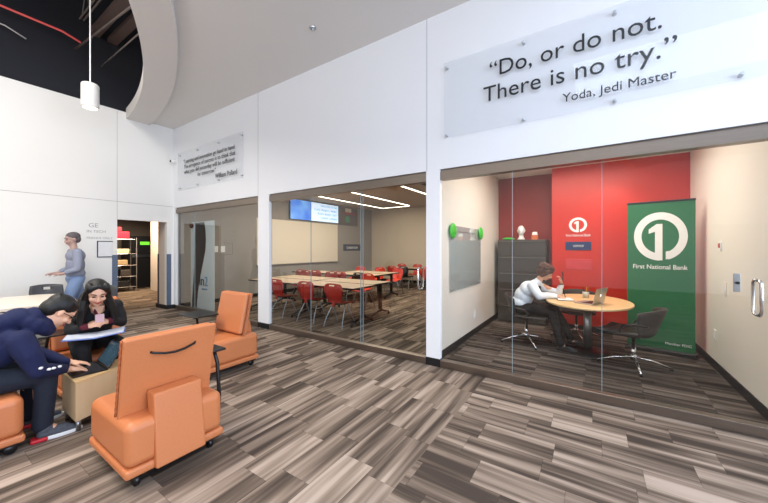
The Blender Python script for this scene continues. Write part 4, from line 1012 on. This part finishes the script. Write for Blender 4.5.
for s in (-1, 1): j.limb([((s * .09, .02, .9), .11), ((s * .11, -.12 * s, .52), .08), ((s * .11, -.10 * s + .06, .12), .066)])
j.build('jeans', jng, t, remesh=.01)
for s in (-1, 1): shoe(t, (s * .11, -.10 * s + .11, .002), PI, hrg, M['white'])

# ---------------------------------------------------------------- light
def area(name, loc, rot, sx, sy, power, col=(1, 1, 1)):
    l = bpy.data.lights.new(name, 'AREA'); l.shape = 'RECTANGLE'; l.size = sx; l.size_y = sy; l.energy = power; l.color = col
    o = bpy.data.objects.new(name, l); C.objects.link(o); o.location = loc; o.rotation_euler = rot; return o
area('window_daylight_right', (RX + .3, -1, 2.0), (0, math.radians(90), 0), 3.2, 8, 800, (.62, .77, 1))
area('lobby_fill_up', (-2.5, -3.0, 3.0), (PI, 0, 0), 7, 3, 330, (1, .98, .96))  # added fill behind the camera that brightens the ceiling, no fitting there
area('lobby_fill_up', (3.6, -1.0, 3.0), (PI, 0, 0), 3, 4, 170, (.72, .84, 1))  # second added upward fill, tinted blue for the right side
area('lobby_fill_down', (-3.0, -3.2, 4.3), (0, 0, 0), 6, 2.5, 170, (1, .96, .92))  # added fill from behind, not a known ceiling lamp
area('lobby_fill', (-4.6, -.8, 6.0), (0, 0, 0), 3, 3, 420, (1, .95, .88))  # added soft fill inside the ceiling opening, no fitting modelled
area('lobby_fill', (1.0, .8, HC - .05), (0, 0, 0), 2.5, 1.5, 100, (.68, .80, 1))  # added blue fill that cools the carpet on the right
area('classroom_lamp', (-5.4, 7.5, CZ - .08), (0, 0, 0), 4, 5, 250, (1, .88, .72))
area('office_lamp', (-.2, 5.3, OZ - .05), (0, 0, 0), 1.6, 1.6, 80, (1, .91, .80))
area('service_lamp', (-12.5, 4.0, 2.6), (0, 0, 0), 1.5, 1.5, 150, (1, .85, .65))
for x in (-1.2, .3):
    l = bpy.data.lights.new('wall_washer', 'SPOT'); l.energy = 28; l.spot_size = 1.3; l.spot_blend = .8; l.color = (1, .86, .7); l.shadow_soft_size = .06
    o = bpy.data.objects.new('wall_washer', l); C.objects.link(o); o.location = (x, 6.1, 2.93); o.rotation_euler = (math.radians(28), 0, 0)
w = bpy.data.worlds.new('world'); bpy.context.scene.world = w; w.use_nodes = True
w.node_tree.nodes['Background'].inputs[0].default_value = (.85, .92, 1, 1); w.node_tree.nodes['Background'].inputs[1].default_value = 1.0
sc = bpy.context.scene
sc.view_settings.view_transform = 'Standard'; sc.view_settings.look = 'None'; sc.view_settings.exposure = -0.12
sc.cycles.max_bounces = 8; sc.cycles.transparent_max_bounces = 12; sc.cycles.caustics_reflective = False; sc.cycles.sample_clamp_indirect = 6
